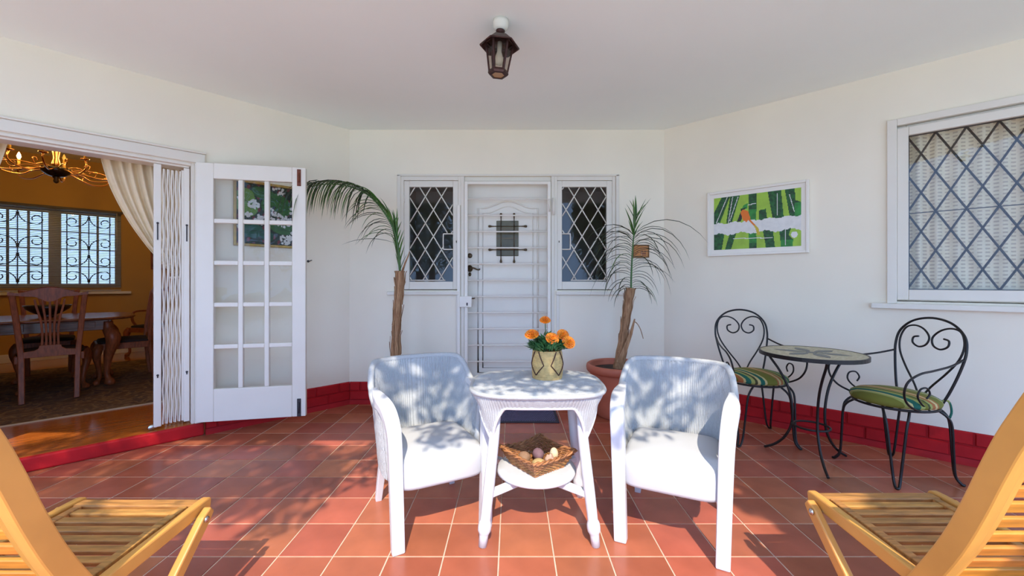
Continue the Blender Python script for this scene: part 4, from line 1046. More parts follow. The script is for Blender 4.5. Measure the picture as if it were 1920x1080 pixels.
# right palm: upright rachis with drooping leaflets on both sides
t, o_, rr = palm('potted_palm', 'potted palm with drooping thin leaves between the front door and the painting', 0.995, 3.84, [(1160,690),(1166,650),(1172,610),(1178,570),(1182,540)], 3.84, 22)
def spec_r(P, rr):
    out = []
    for k in range(25):
        t_ = 0.04+0.66*k/24
        for sg in (-1, 1):
            L = rr.uniform(0.34,0.56) if t_ > 0.25 else rr.uniform(0.22,0.38); up = 0.30+0.75*t_
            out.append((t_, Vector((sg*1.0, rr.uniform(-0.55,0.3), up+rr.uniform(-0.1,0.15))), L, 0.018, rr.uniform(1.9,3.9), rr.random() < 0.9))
    for k in range(14):
        t_ = 0.66+0.34*k/13; sg = -1 if k % 2 else 1
        out.append((t_, Vector((sg*rr.uniform(0.15,0.6)+0.12, rr.uniform(-0.3,0.3), 1.0)), rr.uniform(0.15,0.26), 0.022, rr.uniform(0.0,0.5), False))
    for (t_, sg, L, g) in ((0.72,1,0.75,2.1),(0.66,1,0.66,2.9),(0.62,-1,0.62,2.6),(0.55,1,0.62,3.0),(0.7,-1,0.55,2.0)):
        out.append((t_, Vector((sg*0.85, -0.2, 0.72)), L, 0.021, g, True))
    return out
frond(t, o_, [(1183,548,3.84),(1184,510,3.84),(1186,470,3.83),(1189,435,3.83),(1193,405,3.82)], spec_r, rr, (0.010,0.004))
q = MB(); q.tube([Vector(p)-o_ for p in catmull([PX(1188,603,3.80), PX(1194,606,3.79), PX(1201,618,3.78), PX(1206,635,3.78)],4)], 0.004, 5); obj('dry_stalk', q, M_['trunk'], t)
q = MB(); q.bar([PX(1160,680,3.78)-o_, PX(1172,655,3.77)-o_, PX(1183,625,3.77)-o_, PX(1190,598,3.77)-o_], [0.05,0.045,0.03,0.012], 0.006, side=(1,0,0)); obj('dry_leaf_base', q, M_['trunk'], t)
# ================================================================== wrought iron bistro set
def stripe_mat():
    m = bpy.data.materials.new('striped_cushion_cloth'); m.use_nodes = True; nt = m.node_tree; N = nt.nodes; L = nt.links; p = N['Principled BSDF']
    p.inputs['Roughness'].default_value = 0.85
    tc = N.new('ShaderNodeTexCoord'); sx = N.new('ShaderNodeSeparateXYZ'); L.new(tc.outputs['Object'], sx.inputs[0])
    mr = N.new('ShaderNodeMapRange'); mr.inputs['From Min'].default_value = -0.23; mr.inputs['From Max'].default_value = 0.23
    L.new(sx.outputs['X'], mr.inputs['Value'])
    r = N.new('ShaderNodeValToRGB'); r.color_ramp.interpolation = 'CONSTANT'
    olive, teal, cream, rust, dk, lime = (0.16,0.165,0.02), (0.008,0.11,0.075), (0.52,0.44,0.19), (0.36,0.12,0.035), (0.05,0.05,0.015), (0.30,0.33,0.09)
    seq = [(0,olive),(0.12,lime),(0.16,cream),(0.18,teal),(0.25,lime),(0.29,olive),(0.33,dk),(0.355,lime),(0.385,rust),(0.43,cream),(0.47,rust),(0.50,olive),(0.66,cream),(0.69,teal),(0.745,cream),(0.78,dk),(0.81,lime),(0.85,teal),(0.90,cream),(0.92,rust),(0.96,olive)]
    cr = r.color_ramp
    while len(cr.elements) < len(seq): cr.elements.new(0.5)
    for e, (p_, c) in zip(cr.elements, seq): e.position = p_; e.color = (*c, 1)
    L.new(mr.outputs[0], r.inputs[0]); L.new(r.outputs[0], p.inputs['Base Color'])
    return m
M_['stripe'] = stripe_mat()
def make_bistro_chair(name, label, M, cush_rot):
    t = thing(name, label, 'chair', M, 'iron chairs at the mosaic table')
    SR_ = 0.212; zs = 0.455
    q = MB(); q.tube([(SR_*cos(2*pi*i/40), SR_*sin(2*pi*i/40), zs) for i in range(40)], 0.008, 8, closed=True); sf = obj('seat_ring', q, M_['iron'], t)
    for k in range(3):
        q = MB(); x = -0.1+0.1*k; y = sqrt(SR_**2-x*x); q.tube([(x,-y,zs),(x,y,zs)], 0.005, 6); obj('seat_strut', q, M_['iron'], sf)
    half = [(0.13,0.175,0.455),(0.165,0.20,0.56),(0.198,0.23,0.70),(0.212,0.25,0.81),(0.192,0.265,0.905),(0.115,0.276,0.978),(0.0,0.28,1.004)]
    P = catmull(half + [(-x,y,z) for x,y,z in half[-2::-1]], 6)
    q = MB(); q.tube(P, 0.0075, 8); bh = obj('back_hoop', q, M_['iron'], t)
    yy = lambda z: 0.185+0.10*min(1,(z-0.455)/0.5)
    for sg in (-1, 1):
        H = [(0.004,0.475),(0.05,0.56),(0.125,0.665),(0.178,0.76),(0.192,0.85),(0.165,0.925),(0.11,0.945),(0.05,0.925),(0.010,0.875),(0.022,0.825),(0.065,0.806),(0.105,0.828),(0.106,0.865),(0.075,0.875)]
        q = MB(); q.tube(catmull([(sg*x, yy(z), z) for x, z in H], 5), 0.006, 7); obj('heart_scroll', q, M_['iron'], bh)
        A = [(0.205,0.243,0.765),(0.235,0.12,0.735),(0.262,-0.03,0.715),(0.272,-0.13,0.70),(0.270,-0.205,0.655),(0.255,-0.215,0.585),(0.235,-0.175,0.52),(0.213,-0.10,0.475),(0.206,-0.05,0.46)]
        q = MB(); q.tube(catmull([(sg*x,y,z) for x,y,z in A], 5), 0.0065, 7); arm = obj('arm', q, M_['iron'], t)
        Sp = [(0.206,0.01,0.462),(0.222,-0.06,0.505),(0.232,-0.10,0.555),(0.236,-0.085,0.60),(0.232,-0.04,0.605),(0.228,-0.015,0.57),(0.226,-0.035,0.54)]
        q = MB(); q.tube(catmull([(sg*x,y,z) for x,y,z in Sp], 5), 0.0055, 7); obj('arm_scroll', q, M_['iron'], arm)
    for k in range(4):
        a = pi/4+k*pi/2; pt = lambda r, da, z: (r*cos(a+da), r*sin(a+da), z)
        L_ = [pt(SR_-0.005,0.30,0.452), pt(0.245,0.22,0.415), pt(0.262,0.17,0.36), pt(0.268,0.11,0.2), pt(0.276,0.06,0.06), pt(0.302,0.03,0.012), pt(0.315,0.0,0.0075), pt(0.302,-0.03,0.012), pt(0.276,-0.06,0.06), pt(0.268,-0.11,0.2), pt(0.262,-0.17,0.36), pt(0.245,-0.22,0.415), pt(SR_-0.005,-0.30,0.452)]
        q = MB(); q.tube(catmull(L_, 4), 0.0075, 7); obj('leg', q, M_['iron'], t)
    rows = []; n = 44
    for (r, z) in ((0.02,0.462),(0.20,0.462),(0.222,0.470),(0.228,0.485),(0.222,0.503),(0.195,0.520),(0.14,0.533),(0.07,0.539),(0.0,0.540)):
        rows.append([(r*cos(2*pi*i/n), r*sin(2*pi*i/n), z) for i in range(n)])
    b = MB(); b.grid(rows, closed=True); cu = obj('cushion', b, M_['stripe'], t, Matrix.Rotation(cush_rot,4,'Z'))
    for sg in (-1, 1):
        q = MB(); q.tube(catmull([(sg*0.13,0.16,0.49),(sg*0.155,0.20,0.50),(sg*0.165,0.21,0.44),(sg*0.17,0.19,0.40)],4), 0.006, 6); obj('cushion_tie', q, M_['stripe'], cu, Matrix.Rotation(-cush_rot,4,'Z'))
    return t
make_bistro_chair('bistro_chair', 'black iron heart-back chair right of the mosaic table', TR(2.505, 2.695, 0, radians(-85)), radians(105))
make_bistro_chair('bistro_chair', 'black iron heart-back chair against the wall left of the mosaic table', TR(1.945, 3.285, 0, radians(-6)), radians(195))
bt = thing('bistro_table', 'round mosaic bistro table on three bowed iron legs', 'table', TR(2.085, 2.86, 0))
def mosaic():
    m = bpy.data.materials.new('stone_mosaic'); m.use_nodes = True; nt = m.node_tree; N = nt.nodes; L = nt.links; p = N['Principled BSDF']
    p.inputs['Roughness'].default_value = 0.4
    tc = N.new('ShaderNodeTexCoord'); v = N.new('ShaderNodeTexVoronoi'); v.inputs['Scale'].default_value = 70; L.new(tc.outputs['Object'], v.inputs['Vector'])
    r = N.new('ShaderNodeValToRGB'); r.color_ramp.elements[0].color = (0.50,0.40,0.25,1); r.color_ramp.elements[1].color = (0.68,0.62,0.48,1)
    e = r.color_ramp.elements.new(0.5); e.color = (0.42,0.37,0.20,1)
    L.new(v.outputs['Color'], r.inputs[0]); L.new(r.outputs[0], p.inputs['Base Color'])
    b = N.new('ShaderNodeBump'); b.inputs['Strength'].default_value = 0.5; b.inputs['Distance'].default_value = 0.003; v2 = N.new('ShaderNodeTexVoronoi'); v2.feature = 'DISTANCE_TO_EDGE'; v2.inputs['Scale'].default_value = 70
    L.new(tc.outputs['Object'], v2.inputs['Vector']); L.new(v2.outputs['Distance'], b.inputs['Height']); L.new(b.outputs['Normal'], p.inputs['Normal'])
    return m
RT_ = 0.308
b = MB(); b.lathe([(0.0,0.730),(RT_-0.004,0.730),(RT_-0.004,0.752),(0.0,0.752)], 56, smooth=False); top_ = obj('mosaic_top', b, mosaic(), bt)
b = MB(); b.lathe([(RT_-0.004,0.728),(RT_+0.006,0.728),(RT_+0.006,0.754),(RT_-0.004,0.754)], 56, smooth=False, caps=False); b.grid([[(RT_*0+(RT_-0.004)*cos(2*pi*i/56),(RT_-0.004)*sin(2*pi*i/56),z) for i in range(56)] for z in (0.754,0.728)], closed=True); obj('rim', b, M_['iron'], bt)
M_['petal_stone'] = mat('grey_petal_stone', (0.11,0.11,0.10), 0.4, var=0.2, vscale=60)
for k in range(6):
    a = k*pi/3+0.35; P = []
    for i in range(13):
        t_ = i/12; P.append((0.03+0.19*t_, 0.037*sin(pi*t_)**0.8))
    pts = P + [(x,-y) for x, y in P[-2:0:-1]]
    b = MB(); b.prism(pts, 0.752, 0.7532, M=Matrix.Rotation(a,4,'Z')); obj('mosaic_petal', b, M_['petal_stone'], top_)
b = MB(); b.lathe([(0.034,0.752),(0.034,0.7534),(0,0.7534)], 20, smooth=False); obj('mosaic_heart', b, M_['petal_stone'], top_)
for k in range(3):
    a = radians(131)+k*2*pi/3; P = [(0.275,0.726),(0.25,0.68),(0.195,0.60),(0.145,0.50),(0.118,0.39),(0.112,0.29),(0.125,0.20),(0.165,0.115),(0.225,0.05),(0.292,0.009)]
    q = MB(); q.tube(catmull([(r*cos(a), r*sin(a), z) for r, z in P], 5), 0.0085, 8); obj('leg', q, M_['iron'], bt)
q = MB(); q.tube([(0.107*cos(2*pi*i/32), 0.107*sin(2*pi*i/32), 0.24) for i in range(32)], 0.007, 8, closed=True); obj('ring', q, M_['iron'], bt)

# ================================================================== folding teak deck chairs (face the far wall)
def make_deck(name, label, M):
    t = thing(name, label, 'chair', M, 'folding wooden deck chairs')
    BK = [(0.86,1.05),(0.885,1.00),(0.917,0.935),(0.95,0.865),(0.985,0.775),(1.025,0.665),(1.075,0.545),(1.14,0.42),(1.22,0.285),(1.31,0.14),(1.39,0.0)]
    for sg in (-1, 1):
        P = catmull([(sg*0.245, y-0.03, z) for y, z in BK], 3); q = MB(); q.bar(P, 0.030, 0.060, side=(1,0,0)); obj('back_leg', q, M_['teak'], t, bev=0.005)
        q = MB(); P = catmull([(sg*0.238,1.585,0.395),(sg*0.238,1.54,0.397),(sg*0.238,1.35,0.388),(sg*0.238,1.14,0.376),(sg*0.238,1.06,0.37)],3)
        q.bar(P, 0.030, [0.025]+[0.048]*(len(P)-2)+[0.03], side=(1,0,0)); obj('seat_rail', q, M_['teak'], t, bev=0.008)
        q = MB(); q.bar([(sg*0.274,1.545,0.395),(sg*0.274,1.515,0.37),(sg*0.274,1.13,0.0)], [0.028]*3, [0.03,0.046,0.044], side=(1,0,0)); lg = obj('leg', q, M_['teak'], t, bev=0.006)
        q = MB(); q.tube([(sg*0.225,1.508,0.375),(sg*0.296,1.508,0.375)], 0.006, 8); q.lathe([(0,0),(0.011,0),(0.011,0.004),(0,0.006)], 12, M=Matrix.Translation((sg*0.290,1.508,0.375)) @ Matrix.Rotation(sg*pi/2,4,'Y')); obj('pivot_bolt', q, M_['steel'], lg)
        q = MB(); P = catmull([(sg*0.205, y-0.028, z) for y, z in BK[1:8]], 3); q.bar(P, 0.032, 0.030, side=(1,0,0)); obj('back_frame', q, M_['teak'], t, bev=0.004)
        q = MB(); q.bar([(sg*0.195,1.525,0.403),(sg*0.195,1.12,0.389)], 0.028, 0.024, side=(1,0,0)); obj('seat_frame', q, M_['teak_grey'], t, bev=0.003)
    q = MB(); q.box(-0.222, 0.222, 1.528, 1.572, 0.392, 0.415); obj('seat_front', q, M_['teak_grey'], t, bev=0.005)
    q = MB(); q.box(-0.222, 0.222, 1.08, 1.12, 0.372, 0.394); obj('seat_rear', q, M_['teak'], t, bev=0.005)
    sl = MB(); sl.box(-0.182, 0.182, -0.016, 0.016, -0.007, 0.007); sl = sl.mesh('seat_slat', M_['teak_grey'])
    y = 1.497
    while y > 1.14:
        o = obj('seat_slat', sl, None, t, Matrix.Translation((0, y, 0.404-(1.525-y)*0.034)), bev=0.003); y -= 0.0485
    bs = MB(); bs.box(-0.19, 0.19, -0.006, 0.006, -0.016, 0.016); bs = bs.mesh('back_slat', M_['teak_slat'])
    Pc = catmull([(0, y-0.028, z) for y, z in BK[1:8]], 12); acc = 0.0; last = Pc[0]
    for i in range(1, len(Pc)):
        acc += (Pc[i]-last).length; last = Pc[i]
        if acc > 0.046:
            acc = 0; d = Pc[i]-Pc[i-1]; ang = atan2(-d.y, -d.z)
            obj('back_slat', bs, None, t, Matrix.Translation(Pc[i]) @ Matrix.Rotation(-ang,4,'X'), bev=0.003)
    q = MB(); q.box(-0.235, 0.235, 0.86-0.045, 0.86-0.018, 0.985, 1.045); obj('top_rail', q, M_['teak'], t, bev=0.006)
    q = MB(); q.tube([(-0.255,1.285,0.135),(0.255,1.285,0.135)], 0.011, 10); obj('stretcher', q, M_['teak'], t)
    return t
d1 = make_deck('deck_chair', 'slatted folding wooden deck chair at the right edge facing the door', TR(1.42, 0.04, 0))
copy_tree(d1, TR(-1.405, -0.01, 0), 'slatted folding wooden deck chair at the left edge facing the door')
# ================================================================== dining room
FZ = 0.1
# rug
def rug_mat():
    m = bpy.data.materials.new('persian_rug'); m.use_nodes = True; nt = m.node_tree; N = nt.nodes; L = nt.links; p = N['Principled BSDF']; p.inputs['Roughness'].default_value = 0.95
    tc = N.new('ShaderNodeTexCoord'); n = N.new('ShaderNodeTexNoise'); n.inputs['Scale'].default_value = 5.5; n.inputs['Detail'].default_value = 6; n.inputs['Distortion'].default_value = 1.5
    L.new(tc.outputs['Object'], n.inputs['Vector']); r = N.new('ShaderNodeValToRGB'); cr = r.color_ramp
    for p_, c in ((0.0,(0.02,0.012,0.012)),(0.42,(0.10,0.05,0.025)),(0.5,(0.22,0.13,0.06)),(0.56,(0.05,0.03,0.03)),(0.68,(0.16,0.09,0.04))):
        e = cr.elements.new(p_) if p_ not in (0.0,) else cr.elements[0]; e.position = p_; e.color = (*c, 1)
    cr.elements[-1].color = (0.26,0.16,0.08,1)
    L.new(n.outputs['Fac'], r.inputs[0]); L.new(r.outputs[0], p.inputs['Base Color']); return m
rg = thing('persian_rug', 'dark patterned persian rug under the dining table', 'rug', D(0,0,FZ))
b = MB(); b.box(1.0, 4.6, -3.95, -0.985, 0, 0.009); obj('rug_pile', b, rug_mat(), rg)
b = MB(); b.box(1.0, 4.6, -0.985, -0.968, 0, 0.009); obj('rug_border', b, mat('cream_rug_edge', (0.50,0.38,0.24), 0.9), rg)
RZ = FZ+0.013
# dining chair
def make_dining_chair(name, label, M):
    t = thing(name, label, 'chair', M, 'mahogany dining chairs'); W = M_['wood_dark']
    for sg in (-1, 1):
        P = catmull([(sg*0.175,0.245,0),(sg*0.178,0.222,0.22),(sg*0.182,0.205,0.44),(sg*0.196,0.215,0.62),(sg*0.215,0.245,0.85),(sg*0.232,0.275,1.03)],4)
        q = MB(); q.bar(P, [0.042]*len(P), [0.036]*len(P), side=(1,0,0)); obj('rear_leg', q, W, t, bev=0.006)
        C_ = [(0.21,-0.215,0.43,0.036),(0.232,-0.235,0.37,0.044),(0.236,-0.24,0.30,0.036),(0.215,-0.222,0.18,0.023),(0.208,-0.215,0.08,0.017),(0.218,-0.228,0.04,0.022),(0.228,-0.24,0.02,0.032),(0.228,-0.24,0.0,0.028)]
        Pc = catmull([(sg*x,y,z) for x,y,z,r in C_],4); Rr = [v.x for v in catmull([(r,0,0) for *_, r in C_],4)]
        q = MB(); q.tube(Pc, Rr, 12); obj('front_leg', q, W, t)
    n = 24; top_p = []; bot = []
    for i in range(n+1):
        u = -1+2*i/n; x = 0.255*u; z = 1.055 + 0.028*cos(u*pi)*(1-abs(u))**0.3 + (0.010 if abs(u) > 0.85 else 0)*1 ; top_p.append((x, 1.052+0.026*cos(pi*u*1.15)+0.012*smooth((abs(u)-0.75)/0.25)))
        bot.append((x, 0.995 - 0.050*smooth(1-abs(u)/0.42) + 0.016*smooth((abs(u)-0.5)/0.5)))
    q = MB(); yr = lambda x: 0.278
    f_ = [[(x, 0.262, z) for x, z in top_p], [(x, 0.262, z) for x, z in bot]]; k_ = [[(x, 0.296, z) for x, z in top_p], [(x, 0.296, z) for x, z in bot]]
    q.grid(f_, smooth=False); q.grid(k_, smooth=False, flip=True); q.grid([k_[0], f_[0]], smooth=False); q.grid([f_[1], k_[1]], smooth=False)
    for e in (0, -1): q.add([f_[0][e], f_[1][e], k_[1][e], k_[0][e]], [(0,1,2,3) if e else (3,2,1,0)])
    obj('top_rail', q, W, t, bev=0.004)
    for k in range(5):
        u = -1+k*0.5
        P = catmull([(u*0.055,0.210,0.50),(u*0.050,0.222,0.62),(u*0.058,0.242,0.76),(u*0.085,0.262,0.90),(u*0.095,0.272,0.97)],4)
        q = MB(); q.bar(P, 0.016, 0.012, side=(1,0,0)); obj('splat_rib', q, W, t, bev=0.002)
    q = MB(); q.prism([(-0.19,0.42),(0.19,0.42),(0.19,0.475),(0.10,0.485),(0.075,0.505),(0.07,0.53),(-0.07,0.53),(-0.075,0.505),(-0.10,0.485),(-0.19,0.475)], -0.012, 0.012, M=Matrix.Translation((0,0.210,0)) @ Matrix.Rotation(pi/2,4,'X')); obj('splat_shoe', q, W, t, bev=0.003)
    q = MB(); frame_rect(q, -0.235, 0.235, 0.0, 0.0, 0, 0, 0, 0, 0, 0) if False else None
    q.box(-0.225,0.225,-0.245,-0.21,0.37,0.44); q.box(-0.225,-0.19,-0.21,0.20,0.37,0.44); q.box(0.19,0.225,-0.21,0.20,0.37,0.44); o = obj('seat_rail', q, W, t, bev=0.004)
    rows = [[(x*k, -0.005+y*k, z) for x, y in superell(0.222,0.225,7,32)] for z, k in ((0.435,0.98),(0.452,1.0),(0.468,0.96),(0.476,0.8),(0.48,0.4),(0.481,0.0))]
    q = MB(); q.grid(rows, closed=True); obj('seat', q, mat('dark_seat_cloth', (0.02,0.012,0.012), 0.9), t)
    return t
dc = make_dining_chair('dining_chair', 'carved mahogany dining chair with its back to the doorway', D(2.14, 1.955, RZ))
copy_tree(dc, D(2.86, 1.955, RZ), 'mahogany dining chair at the far left of the dining table')
copy_tree(dc, D(1.60, 2.52, RZ, radians(92)), 'mahogany dining chair seen edge-on at the right end of the dining table')
copy_tree(dc, D(2.24, 3.22, RZ, pi), 'mahogany dining chair behind the table under the barred window')
ac = copy_tree(dc, D(1.18, 4.45, FZ+0.004, radians(125)), 'dark armchair by the ochre wall beside the folding gate')
ac['group'] = 'dining room side chairs'
for sg in (-1, 1):
    q = MB(); q.bar(catmull([(sg*0.20,0.225,0.68),(sg*0.245,0.05,0.685),(sg*0.255,-0.12,0.67),(sg*0.245,-0.15,0.55),(sg*0.225,-0.10,0.44)],4), 0.03, 0.026, side=(1,0,0)); obj('arm', q, M_['wood_dark'], ac, bev=0.004)
# table
dt = thing('dining_table', 'polished mahogany dining table with cabriole legs', 'table', D(2.44, 2.5, RZ))
b = MB(); n = 72; S = superell(0.93, 0.60, 4.2, n); rows = [[(x*k, y*k, z) for x, y in S] for z, k in ((0.728,0.97),(0.732,0.985),(0.742,1.0),(0.752,0.995),(0.757,0.98))]
b.grid(rows, closed=True); b.f.append(list(range(n))[::-1]); b.mi.append(0); b.sm.append(False); b.f.append([4*n+i for i in range(n)]); b.mi.append(0); b.sm.append(False); obj('tabletop', b, M_['wood_table'], dt)
for (xa, xb, ya, yb) in ((-0.70,0.70,0.30,0.325),(-0.70,0.70,-0.325,-0.30),(-0.725,-0.70,-0.325,0.325),(0.70,0.725,-0.325,0.325)):
    q = MB(); q.box(xa, xb, ya, yb, 0.61, 0.728); obj('apron', q, M_['wood_table'], dt, bev=0.004)
for xa in (-0.60, -0.1, 0.4):
    q = MB(); q.box(xa, xa+0.32, 0.322, 0.332, 0.635, 0.705); dr = obj('drawer_front', q, M_['wood_table'], dt, bev=0.004)
for sx in (-1,1):
    for sy in (-1,1):
        C_ = [(0.695,0.295,0.70,0.045),(0.70,0.30,0.62,0.05),(0.735,0.33,0.54,0.066),(0.735,0.33,0.46,0.058),(0.705,0.305,0.32,0.038),(0.69,0.295,0.16,0.026),(0.695,0.30,0.09,0.026),(0.71,0.31,0.045,0.042),(0.715,0.315,0.02,0.044),(0.715,0.315,0.0,0.03)]
        Pc = catmull([(sx*x,sy*y,z) for x,y,z,r in C_],4); Rr = [v.x for v in catmull([(r,0,0) for *_, r in C_],4)]
        q = MB(); q.tube(Pc, Rr, 14); obj('leg', q, M_['wood_dark'], dt)
b = MB(); prof = [(0.0,0.0),(0.06,0.0),(0.065,0.012),(0.055,0.02),(0.11,0.045),(0.16,0.085),(0.18,0.125),(0.174,0.125),(0.15,0.085),(0.10,0.05),(0.0,0.035)]
b.lathe(prof, 32); tag(obj('fruit_bowl', b, mat('dark_bowl', (0.02,0.012,0.01), 0.3), None, D(2.20, 2.5, RZ+0.7575)), 'dark footed bowl standing on the dining table', 'bowl')
# chandelier
cz = 2.43
cd = thing('chandelier', 'brass candle chandelier hanging over the dining table', 'chandelier', D(2.14, 2.5, 0))
b = MB(); b.lathe([(0.0,cz-0.115),(0.018,cz-0.105),(0.024,cz-0.085),(0.018,cz-0.065),(0.030,cz-0.05),(0.03,cz-0.035),(0.0,cz-0.03)], 18); obj('finial', b, M_['brass_dark'], cd)
b = MB(); b.lathe([(0.03,cz-0.045),(0.07,cz-0.03),(0.105,cz),(0.125,cz+0.035),(0.118,cz+0.045),(0.07,cz+0.06),(0.0,cz+0.07)], 28); obj('bowl', b, mat('black_lacquer', (0.012,0.008,0.01), 0.12), cd)
b = MB(); b.lathe([(0.03,cz+0.06),(0.035,cz+0.10),(0.022,cz+0.16),(0.034,cz+0.24),(0.04,cz+0.32),(0.018,cz+0.40),(0.012,cz+0.69),(0.06,3.118),(0.0,3.12)], 20); obj('column', b, M_['brass'], cd)
M_['candle'] = mat('candle_sleeve', (0.62,0.34,0.07), 0.5)
M_['flame'] = mat('lit_candle_bulb', (1,0.75,0.3), 0.3, emit=(1.0,0.62,0.18), estr=300.0)
M_['flame_off'] = mat('unlit_candle_bulb', (0.8,0.55,0.25), 0.15)
for k in range(10):
    a = 2*pi*k/10+0.22; R1 = 0.60 if k % 2 == 0 else 0.44; zc = cz+(0.075 if k % 2 == 0 else 0.11)
    P = catmull([(0.10,cz+0.03),(0.20,cz+0.005),(R1*0.62,cz-0.035),(R1*0.88,cz-0.02),(R1+0.02,cz+0.03),(R1,zc)],5)
    q = MB(); q.tube([(v.x*cos(a), v.x*sin(a), v.y) for v in P], 0.0075, 7); arm = obj('arm', q, M_['brass'], cd)
    px, py = R1*cos(a), R1*sin(a)
    q = MB(); q.lathe([(0.0,zc-0.005),(0.03,zc),(0.034,zc+0.012),(0.012,zc+0.012)], 14, c=(px,py,0)); obj('drip_pan', q, M_['brass'], arm)
    q = MB(); q.lathe([(0.0115,zc+0.01),(0.0115,zc+0.125),(0.0,zc+0.125)], 12, c=(px,py,0)); obj('candle_sleeve', q, M_['candle'], arm)
    q = MB(); q.lathe([(0.0,zc+0.124),(0.010,zc+0.13),(0.016,zc+0.15),(0.011,zc+0.175),(0.0,zc+0.20)], 12, c=(px,py,0)); obj('candle_bulb', q, M_['flame'] if k % 3 != 1 else M_['flame_off'], arm)
    Sc = catmull([(0.11,cz+0.05),(R1*0.5,cz+0.055),(R1*0.72,cz+0.02),(R1*0.8,cz+0.07),(R1*0.7,cz+0.085),(R1*0.66,cz+0.06)],4)
    q = MB(); q.tube([(v.x*cos(a+0.3), v.x*sin(a+0.3), v.y) for v in Sc], 0.005, 6); obj('scroll', q, M_['brass'], cd)
# curtains swept aside in the doorway
def curtain_pull(name, label, mirror):
    t = thing(name, label, 'curtain', D(0,0,0)); rows = []; rows2 = []
    NV, NU = 40, 110
    fx = (lambda s_: 4.06-s_) if mirror else (lambda s_: s_)
    for j in range(NV+1):
        v = j/NV; z = 2.34-(2.34-1.28)*v
        free = 1.815-0.03*v-0.43*v**1.9; fix = 1.29
        row = []
        for i in range(NU+1):
            u = i/NU; s_ = fix+(free-fix)*u
            zz = z - 0.16*v*(1-v)*(1-u)*0 
            y = -0.30 - 0.020*(1-0.55*v)*sin(u*2*pi*8.5+0.8*v) - 0.008*sin(u*31+3*v)
            row.append((fx(s_), y, zz))
        rows.append(row)
    b = MB(); b.grid(rows, flip=mirror)
    for j in range(0): pass
    o = obj('drape', b, M_['curtain'], t); so_ = o.modifiers.new('thick','SOLIDIFY'); so_.thickness = 0.003
    rows = []
    for j in range(20):
        v = j/19; z = 1.28-(1.28-0.11)*v; wd = 0.085+0.05*smooth(v*3)
        rows.append([(fx(1.29+wd*i/50), -0.30-0.016*sin(i/50*2*pi*5), z) for i in range(51)])
    b = MB(); b.grid(rows, flip=mirror); o = obj('lower_drape', b, M_['curtain'], t); so_ = o.modifiers.new('thick','SOLIDIFY'); so_.thickness = 0.003
    q = MB(); q.tube([(fx(1.285), -0.26, 1.30),(fx(1.34),-0.272,1.285),(fx(1.385),-0.30,1.28),(fx(1.34),-0.33,1.285),(fx(1.285),-0.335,1.30)], 0.010, 8, closed=True); obj('tie_back', q, M_['curtain'], t)
curtain_pull('door_curtain', 'cream curtain swept to the right inside the dining doorway', False)
curtain_pull('door_curtain', 'cream curtain swept to the left inside the dining doorway', True)
q = MB(); q.tube([(1.2,-0.30,2.36),(2.86,-0.30,2.36)], 0.012, 10); cr_ = thing('curtain_rail', 'curtain rail hidden above the dining doorway', 'rail', D(0,0,0)); obj('rail', q, M_['brass_dark'], cr_)
for xx in (1.22, 2.84):
    q = MB(); q.tube([(xx,-0.30,2.36),(xx,-0.232,2.36)], 0.009, 8); obj('rail_bracket', q, M_['brass_dark'], cr_)
# venetian blind
vb = thing('venetian_blind', 'slatted venetian blind lowered over the barred dining room window', 'blind', D(0, DT-0.045, 0))
M_['slat'] = mat('backlit_grey_slat', (0.30,0.27,0.26), 0.5)  # backlit darkness of the whitish slats put into the grey
q = MB(); q.box(S0-0.02, S1+0.02, -0.02, 0.02, 2.34, 2.375); obj('head_rail', q, mat('dark_head_rail', (0.05,0.03,0.025), 0.5), vb, bev=0.003)
sl = MB(); sl.bar([(S0,0,0),(S1,0,0)], 0.024, 0.0012, side=(0,1,0.22)); sl = sl.mesh('slat', M_['slat'])
z = 2.325
while z > 1.15:
    obj('slat', sl, None, vb, Matrix.Translation((0,0,z))); z -= 0.0262
q = MB(); q.box(S0, S1, -0.013, 0.013, 1.105, 1.125); obj('bottom_rail', q, mat('pale_rail', (0.5,0.46,0.42), 0.5), vb, bev=0.003)
for xx in (S0+0.12, (S0+S1)/2, S1-0.12):
    q = MB(); q.tube([(xx,0.0,1.115),(xx,0.0,2.35)], 0.0014, 5); obj('ladder_cord', q, M_['slat'], vb)
q = MB(); q.tube([(S0+0.05,0.022,1.75),(S0+0.05,0.022,2.34)], 0.004, 6); obj('tilt_wand', q, mat('clear_wand', (0.6,0.58,0.55), 0.2), vb)
pc = thing('framed_print', 'small dark framed print on the ochre wall beside the folding gate', 'picture', D(1.07, DT, 1.63))
q = MB(); frame_rect(q, -0.13, 0.13, -0.17, 0.17, 0.02, 0.02, 0.02, 0.02, 0.001, 0.022); obj('frame', q, M_['wood_dark'], pc, bev=0.003)
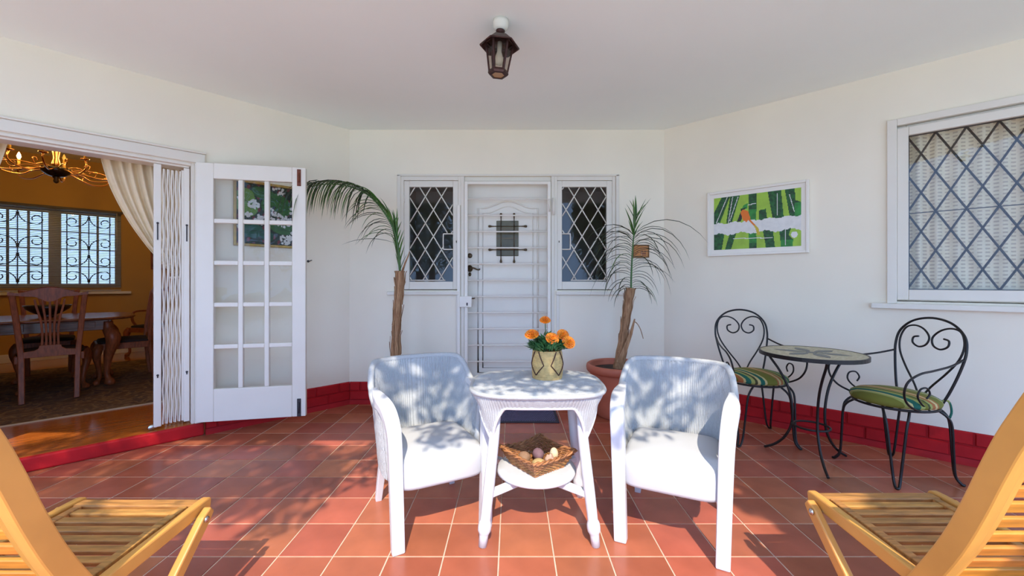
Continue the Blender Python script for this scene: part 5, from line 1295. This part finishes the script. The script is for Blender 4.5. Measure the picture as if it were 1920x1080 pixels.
q = MB(); q.box(-0.112, 0.112, 0.001, 0.010, -0.152, 0.152); obj('print', q, mat('sepia_print', (0.25,0.12,0.05), 0.5, var=0.5, vscale=12), pc)
# --- bedroom curtain behind the lattice window ---------------------------------------------------
def dash_mat():
    m = bpy.data.materials.new('woven_dash_curtain'); m.use_nodes = True; nt = m.node_tree; N = nt.nodes; L = nt.links; p = N['Principled BSDF']; p.inputs['Roughness'].default_value = 0.9
    tc = N.new('ShaderNodeTexCoord'); sx = N.new('ShaderNodeSeparateXYZ'); L.new(tc.outputs['UV'], sx.inputs[0])
    def m_(op, a, b=None):
        n = N.new('ShaderNodeMath'); n.operation = op
        for k, q in enumerate((a, b)):
            if q is None: continue
            if isinstance(q, (int, float)): n.inputs[k].default_value = q
            else: L.new(q, n.inputs[k])
        return n.outputs[0]
    ux = m_('FRACT', m_('MULTIPLY', sx.outputs['X'], 34.0)); vz = m_('FRACT', m_('MULTIPLY', sx.outputs['Y'], 58.0))
    inx = m_('LESS_THAN', m_('ABSOLUTE', m_('SUBTRACT', ux, 0.5)), 0.30); inz = m_('LESS_THAN', vz, 0.42)
    fac = m_('MULTIPLY', inx, inz)
    mx = N.new('ShaderNodeMixRGB'); mx.inputs[1].default_value = (0.95,0.82,0.62,1); mx.inputs[2].default_value = (0.66,0.53,0.38,1); L.new(fac, mx.inputs[0])
    L.new(mx.outputs[0], p.inputs['Base Color']); return m
rows = []; NU, NV = 300, 16
for j in range(NV+1):
    v = j/NV
    rows.append([(1.80+1.29*i/NU, 0.085+0.018*sin(i/NU*2*pi*13+0.6*sin(v*3))+0.008*sin(i*0.31+v), 1.0+1.5*v) for i in range(NU+1)])
b = MB(); b.grid(rows); me = b.mesh('net_curtain', dash_mat()); uv = me.uv_layers.new(name='UVMap')
for pg in me.polygons:
    for li, vi in zip(pg.loop_indices, pg.vertices): uv.data[li].uv = ((vi % (NU+1))/NU, (vi//(NU+1))/NV)
o = obj('net_curtain', me, None, None, MR); so_ = o.modifiers.new('thick','SOLIDIFY'); so_.thickness = 0.002
tag(o, 'beige patterned curtain hanging behind the diamond lattice window', 'curtain')
